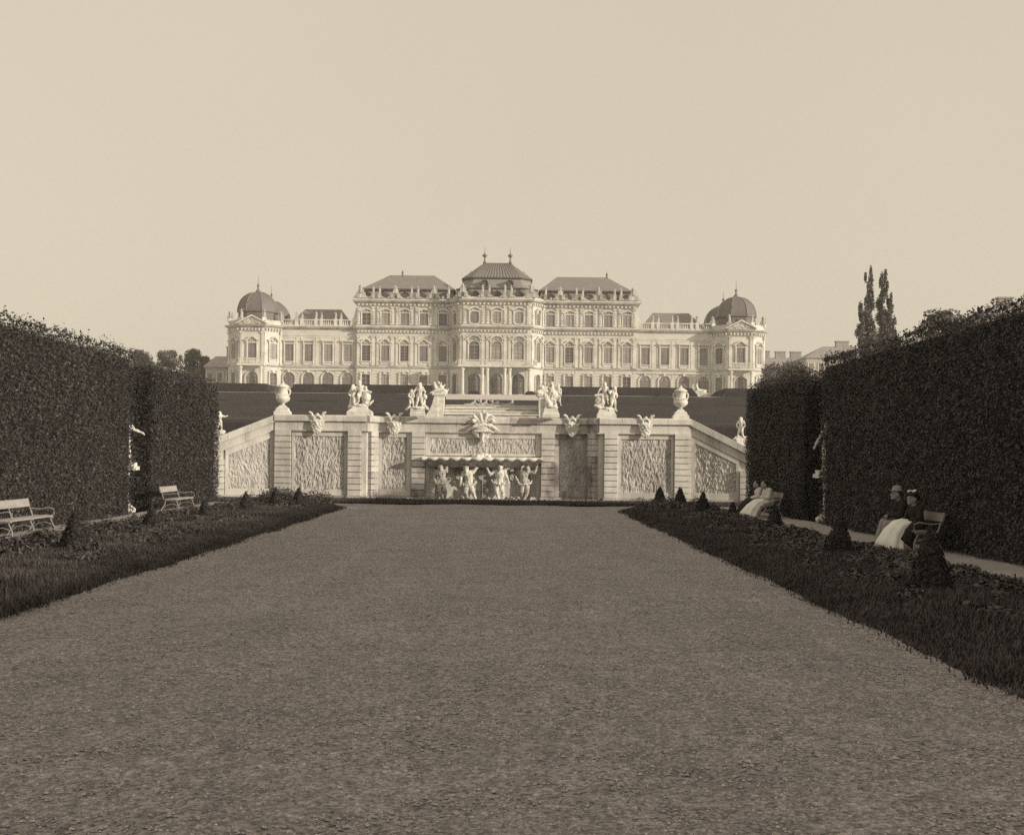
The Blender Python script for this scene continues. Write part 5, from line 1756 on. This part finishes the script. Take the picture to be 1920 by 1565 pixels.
def skirt(T, name, m, rings, pleat=.06, nf=9):
    rg = []
    for k, (c, rx, ry, tilt) in enumerate(rings):
        f = k / (len(rings) - 1)
        ring = []
        for i in range(40):
            a = 2 * PI * i / 40
            q = 1 + pleat * f * math.sin(nf * a + .8 * math.sin(2 * a + k))
            dx, dy = rx * q * math.cos(a), ry * q * math.sin(a)
            ring.append((c[0] + dx, c[1] + dy * math.cos(tilt), c[2] + dy * math.sin(tilt)))
        rg.append(ring)
    return MB().loft(rg).build(name, m, T, smooth=True)


def eyes(T, hd, k):
    MB().lathe([(.001, -.008), (.009, 0), (.001, .008)], 8, (hd[0] - .024 * k, hd[1] - .062 * k, hd[2] + .002)).lathe([(.001, -.008), (.009, 0), (.001, .008)], 8, (hd[0] + .024 * k, hd[1] - .062 * k, hd[2] + .002)).build('eyes', M['hair'], T)


SEAT = .03
# woman in dark bodice with white apron dress, near bench
T = thing('person', (8.98, 26.45, SEAT), 'woman on the near right bench in dark bodice, white skirt and ribboned hat', 'person', rotz=-PI / 2 + .25)
h = 1.62
ps = sitting(.015)
sculpt('body', fig(h, 1.0, 1.05, nude=False, **ps), .010, M['skin'], T, smooth=2)
hd = Vector(ps['head']) * h
eyes(T, hd, h)
ch, pe = Vector(ps['chest']) * h, Vector(ps['pel']) * h
S = [capsule(pe + Vector((0, 0, .06)), .135, ch, .165), capsule(Vector(ps['shL']) * h, .085, Vector(ps['shR']) * h, .085)]
for s in 'LR':
    S += [capsule(Vector(ps['sh' + s]) * h, .082, Vector(ps['el' + s]) * h, .066), capsule(Vector(ps['el' + s]) * h, .064, Vector(ps['ha' + s]) * h, .045)]
sculpt('bodice', S, .013, M['dark_cloth'], T, smooth=3)
skirt(T, 'skirt', M['white_cloth'], [((0, 0, .68), .16, .14, 0), ((0, -.08, .64), .23, .18, -.5), ((0, -.26, .60), .27, .17, -1.0), ((0, -.46, .52), .28, .20, -1.1), ((0, -.58, .36), .31, .24, -.8), ((0, -.64, .18), .36, .28, -.4), ((0, -.66, .06), .40, .31, -.1)], .10)
skirt(T, 'overskirt', M['dark_cloth'], [((.10, .02, .70), .15, .15, 0), ((.17, -.06, .66), .15, .17, -.5), ((.25, -.22, .55), .10, .15, -1.0), ((.30, -.40, .40), .08, .16, -1.1), ((.33, -.46, .22), .07, .18, -.6)], .05)
S = [ball(hd + Vector((0, .025, .025)), (.098, .105, .115)), ball(hd + Vector((0, .11, .02)), .07)]
sculpt('hair', S, .014, M['hair'], T, smooth=2)
MB().lathe([(.16, .0), (.165, .012), (.09, .03), (.085, .08), (.02, .09)], 20, (hd.x, hd.y + .01, hd.z + .09)).build('hat', M['dark_cloth'], T, smooth=True)
sculpt('hat_ribbon', [ball(hd + Vector((q * .05, -.03 + .02 * q, .16)), (.05, .045, .03)) for q in (-1, 0, 1)] + [ball(hd + Vector((.02, .05, .17)), .04)], .012, M['white_cloth'], T, smooth=1)

# man beyond her
T = thing('person', (9.0, 27.35, SEAT), 'man on the near right bench in dark coat, pale trousers and bowler hat', 'person', rotz=-PI / 2 - .1)
h = 1.72
ps = sitting(.03, knL=(-.08, -.26, .35), anL=(-.08, -.33, .09), toL=(-.08, -.43, .065), haR=(.02, -.2, .44), haL=(-.04, -.22, .43))
sculpt('body', fig(h, 1.0, 1.02, nude=False, **ps), .010, M['skin'], T, smooth=2)
hd = Vector(ps['head']) * h
eyes(T, hd, h)
ch, pe = Vector(ps['chest']) * h, Vector(ps['pel']) * h
S = [capsule(pe, .165, ch, .19), capsule(Vector(ps['shL']) * h, .095, Vector(ps['shR']) * h, .095), capsule(pe + Vector((0, -.1, .0)), .15, pe + Vector((0, .05, -.02)), .17)]
for s in 'LR':
    S += [capsule(Vector(ps['sh' + s]) * h, .09, Vector(ps['el' + s]) * h, .075), capsule(Vector(ps['el' + s]) * h, .072, Vector(ps['ha' + s]) * h, .052)]
sculpt('coat', S, .014, M['dark_cloth'], T, smooth=3)
S = []
for s in 'LR':
    S += [capsule(Vector(ps['hip' + s]) * h, .115, Vector(ps['kn' + s]) * h, .085), capsule(Vector(ps['kn' + s]) * h, .085, Vector(ps['an' + s]) * h + Vector((0, 0, .02)), .075)]
sculpt('trousers', S, .014, M['grey_cloth'], T, smooth=3)
S = [capsule(Vector(ps['an' + s]) * h - Vector((0, 0, .02)), .055, Vector(ps['to' + s]) * h, .045) for s in 'LR']
sculpt('shoes', S, .012, M['dark_cloth'], T, smooth=2)
sculpt('hair', [ball(hd + Vector((0, .03, .02)), (.10, .10, .11))], .014, M['hair'], T, smooth=2)
MB().lathe([(.15, 0), (.155, .015), (.105, .02), (.10, .08), (.07, .115), (.01, .125)], 20, (hd.x, hd.y + .005, hd.z + .075)).build('hat', M['grey_cloth'], T, smooth=True)

# woman in a pale dress on the far bench, bent over her lap
T = thing('person', (8.95, 40.75, SEAT), 'woman in a long pale dress bent over her lap on the far right bench', 'person', rotz=-PI / 2 + .2)
h = 1.60
ps = sitting(.055, haL=(-.04, -.24, .46), haR=(.04, -.24, .46))
sculpt('body', fig(h, 1.0, 1.05, nude=False, **ps), .011, M['skin'], T, smooth=2)
hd = Vector(ps['head']) * h
eyes(T, hd, h)
ch, pe = Vector(ps['chest']) * h, Vector(ps['pel']) * h
S = [capsule(pe + Vector((0, 0, .06)), .14, ch, .17), capsule(Vector(ps['shL']) * h, .088, Vector(ps['shR']) * h, .088)]
for s in 'LR':
    S += [capsule(Vector(ps['sh' + s]) * h, .085, Vector(ps['el' + s]) * h, .07), capsule(Vector(ps['el' + s]) * h, .066, Vector(ps['ha' + s]) * h, .045)]
sculpt('bodice', S, .013, M['pale_cloth'], T, smooth=3)
skirt(T, 'skirt', M['white_cloth'], [((0, 0, .66), .16, .14, 0), ((0, -.10, .62), .22, .17, -.6), ((0, -.30, .57), .25, .16, -1.0), ((0, -.50, .48), .26, .19, -1.1), ((0, -.66, .30), .30, .24, -.8), ((0, -.76, .14), .36, .28, -.4), ((0, -.80, .06), .40, .31, -.1)], .10)
sculpt('hair', [ball(hd + Vector((0, .025, .03)), (.10, .108, .115)), ball(hd + Vector((0, .10, .05)), .075)], .014, M['hair'], T, smooth=2)

# second figure beyond her
T = thing('person', (8.85, 41.85, SEAT), 'figure in pale blouse and dark skirt beyond the bent woman in pale dress', 'person', rotz=-PI / 2 - .1)
h = 1.58
ps = sitting(.02)
sculpt('body', fig(h, 1.0, 1.05, nude=False, **ps), .011, M['skin'], T, smooth=2)
hd = Vector(ps['head']) * h
eyes(T, hd, h)
ch, pe = Vector(ps['chest']) * h, Vector(ps['pel']) * h
S = [capsule(pe + Vector((0, 0, .06)), .14, ch, .175), capsule(Vector(ps['shL']) * h, .09, Vector(ps['shR']) * h, .09)]
for s in 'LR':
    S += [capsule(Vector(ps['sh' + s]) * h, .088, Vector(ps['el' + s]) * h, .075), capsule(Vector(ps['el' + s]) * h, .07, Vector(ps['ha' + s]) * h, .048)]
sculpt('blouse', S, .013, M['pale_cloth'], T, smooth=3)
skirt(T, 'skirt', M['dark_cloth'], [((0, 0, .64), .17, .15, 0), ((0, -.10, .60), .23, .17, -.6), ((0, -.28, .56), .25, .16, -1.0), ((0, -.44, .46), .26, .19, -1.1), ((0, -.54, .28), .29, .24, -.7), ((0, -.58, .06), .36, .28, -.1)], .08)
sculpt('hair', [ball(hd + Vector((0, .025, .03)), (.10, .108, .115)), ball(hd + Vector((0, .09, .06)), .07)], .014, M['hair'], T, smooth=2)

# ------------------------------------------------------------------ trees and houses beyond
def tree(px, py_top, Y, r, lab, ground, squash=1.0, n=5200, leaf=.34, seed=0, low=.35, grp='round trees beyond the left hedge'):
    x, zt = at(px, py_top, Y)
    T = thing('tree', (x, Y, ground), lab, 'tree', grp)
    H_ = zt - ground
    rr = random.Random(seed)
    tr = MB().tube([(0, 0, 0), (.1, 0, H_ * .3), (-.1, .1, H_ * .6), (0, 0, H_ * .85)], [.38, .3, .2, .06], 8)
    for k in range(9):
        a = rr.uniform(0, 6.28); z0 = H_ * rr.uniform(.3, .6)
        tr.tube([(0, 0, z0), (r * .4 * math.cos(a), r * .4 * math.sin(a), z0 + H_ * .12), (r * .8 * math.cos(a), r * .8 * math.sin(a), z0 + H_ * .22)], [.13, .09, .03], 5)
    tr.build('trunk', M['bark'], T)
    P, D = [], []
    m = 26
    for k in range(m):
        a = rr.uniform(0, 6.28); u = rr.uniform(-.8, 1.0)
        q = r * .62 * math.sqrt(max(.05, 1 - u * u * .8))
        c = np.array([q * math.cos(a) * rr.uniform(.5, 1.1), q * math.sin(a) * rr.uniform(.5, 1.1), H_ * (1 - (1 - low) / 2) + u * H_ * (1 - low) * .38 * squash])
        br = r * rr.uniform(.26, .42)
        d = unit(RNG.normal(0, 1, (n // m, 3)))
        P.append(c + d * br * RNG.uniform(.5, 1.05, (n // m, 1)) * np.array([1, 1, .8])); D.append(d + np.array([0, 0, .3]))
    P = np.concatenate(P); D = np.concatenate(D)
    P[:, 2] = np.minimum(P[:, 2], H_ + RNG.normal(0, .1, len(P)))
    put('crown', np_mesh('crown', leaves(P, D, leaf, .7, .5), 4, M['tree_leaf']), T)


tree(268, 655, 250, 5.0, 'broad rounded tree crown just over the left hedge', 12.6, seed=1, n=7800, low=.1, leaf=.42)
tree(316, 650, 262, 3.6, 'smaller uneven tree between the two round trees at the left', 12.6, seed=2, n=5200, low=.1, leaf=.42)
tree(371, 649, 245, 3.6, 'dense round-topped tree nearest the left palace tower', 12.6, seed=3, n=7800, low=.05, leaf=.42)
tree(339, 657, 268, .9, 'slim pointed young tree at the left horizon', 12.6, seed=4, n=1600, low=.2, leaf=.36)
tree(1776, 580, 82, 2.6, 'spreading treetop peeping over the right hedge', 4.6, seed=5, n=3000, low=.45, leaf=.26, grp='trees beyond the right hedge')
tree(1470, 668, 175, 4.5, 'low dark tree between the right tower and the hedge', 10.4, seed=6, n=6000, low=.1, grp='trees beyond the right hedge', squash=.6)


def poplar(px, py_top, Y, cols, lab, ground, seed):
    x, zt = at(px, py_top, Y)
    H_ = zt - ground
    T = thing('poplar_tree', (x, Y, ground), lab, 'tree', 'poplars beyond the right hedge')
    rr = random.Random(seed)
    tr = MB().tube([(0, 0, 0), (.05, 0, H_ * .5), (0, 0, H_ * .97)], [.4, .22, .04], 8)
    P, D = [], []
    for (ox, top, w_) in cols:
        tr.tube([(ox * .2, 0, H_ * .15), (ox * .8, 0, H_ * .3), (ox, 0, top * H_ * .96)], [.16, .12, .03], 6)
        z = H_ * .28
        while z < top * H_:
            f = 1 - (z / (top * H_)) ** 2.2
            rad_ = w_ * (.28 + .72 * f) * rr.uniform(.6, 1.15)
            c = np.array([ox * min(1, z / (H_ * .3)) + rr.uniform(-.3, .3) * w_, rr.uniform(-.4, .4) * w_, z])
            m = int(90 + 80 * rad_)
            d = unit(RNG.normal(0, 1, (m, 3)))
            P.append(c + d * np.array([rad_ * .55, rad_ * .55, .75]) * RNG.uniform(.3, 1.05, (m, 1))); D.append(d + np.array([0, 0, .3]))
            z += rr.uniform(.25, .5)
    tr.build('trunk', M['bark'], T)
    put('crown', np_mesh('crown', leaves(np.concatenate(P), np.concatenate(D), .27, .7, .6), 4, M['tree_leaf']), T)


poplar(1629, 509, 150, ((.1, 1.0, 1.45), (-.75, .78, 1.2), (.5, .6, 1.0)), 'taller left one of two ragged poplars over the right hedge', 9.0, 1)
poplar(1654, 512, 152, ((.1, .99, 1.4), (.85, .82, 1.3), (1.4, .64, 1.2)), 'right one of two ragged poplars over the right hedge', 9.0, 2)


def house(px0, px1, py_eave, py_ridge, Y, lab, ground, depth=12, chim=(), hip=.25, m_roof='house_roof', wins=5):
    x0, z = at(px0, py_eave, Y); x1, _ = at(px1, py_eave, Y); zr = at((px0 + px1) / 2, py_ridge, Y + depth / 2)[1]
    cx = (x0 + x1) / 2; L_ = x1 - x0
    T = thing('house', (cx, Y, ground), lab, 'house', 'houses at the edge of the garden')
    z -= ground; zr -= ground
    MB().box(-L_ / 2, L_ / 2, 0, depth, 0, z).build('wall', M['house'], T)
    e = .4
    a = L_ * hip
    mb = MB().add([(-L_ / 2 - e, -e, z), (L_ / 2 + e, -e, z), (L_ / 2 + e, depth + e, z), (-L_ / 2 - e, depth + e, z), (-L_ / 2 + a, depth / 2, zr), (L_ / 2 - a, depth / 2, zr)],
                  [(0, 1, 5, 4), (1, 2, 5), (2, 3, 4, 5), (3, 0, 4), (0, 3, 2, 1)])
    rf = mb.build('roof', M[m_roof], T)
    for u, hh, w_ in chim:
        MB().box(-L_ / 2 + u * L_ - w_ / 2, -L_ / 2 + u * L_ + w_ / 2, depth / 2 - .5, depth / 2 + .5, zr - 1.2, zr + hh).box(-L_ / 2 + u * L_ - w_ / 2 - .12, -L_ / 2 + u * L_ + w_ / 2 + .12, depth / 2 - .62, depth / 2 + .62, zr + hh + .002, zr + hh + .25).build('chimney', M['chimney'], T)
    for k in range(wins):
        x = -L_ / 2 + L_ * (k + .5) / wins
        o = MB().box(x - .7, x + .7, -.12, .02, z - 2.9, z - .9).build('window', M['trim'], T)
        MB().box(x - .5, x + .5, -.14, -.10, z - 2.75, z - 1.05).build('pane', M['pane'], o)
    return T


house(1428, 1520, 690, 671, 270, 'pale house with a row of chimneys right of the palace', 13, chim=((.18, 1.3, 2.0), (.5, 1.2, 2.2), (.82, 1.2, 2.4)), hip=.12)
house(1512, 1660, 671, 650, 250, 'long low house with a light roof behind the right hedge', 13, chim=((.55, .9, 2.6),), hip=.3, wins=8)
house(1846, 2040, 592, 568, 160, 'house roof with two chimneys above the right hedge at the photo edge', 9, depth=8, chim=((.27, .45, .75), (.345, .45, .85)), hip=.28)
house(385, 440, 688, 668, 235, 'small house with light roof left of the left palace tower', 12.6, chim=((.62, 1.6, 1.3),), hip=.1, wins=3)

# ------------------------------------------------------------------ the summer air
hz = MB().box(-820, 820, -60, 920, -1.2, 46).build('haze', M['house'])
hz.data.materials.clear()
hm = bpy.data.materials.new('summer_haze')
hm.use_nodes = True
hm.node_tree.nodes.clear()
ho = hm.node_tree.nodes.new('ShaderNodeOutputMaterial')
hv = hm.node_tree.nodes.new('ShaderNodeVolumePrincipled')
hv.inputs['Color'].default_value = (.96, .93, .84, 1)
hv.inputs['Density'].default_value = 0.00042
hv.inputs['Anisotropy'].default_value = 0.0
hm.node_tree.links.new(hv.outputs[0], ho.inputs['Volume'])
hz.data.materials.append(hm)
tag(hz, kind='stuff')
SC.cycles.volume_bounces = 0

bake_sculpts()
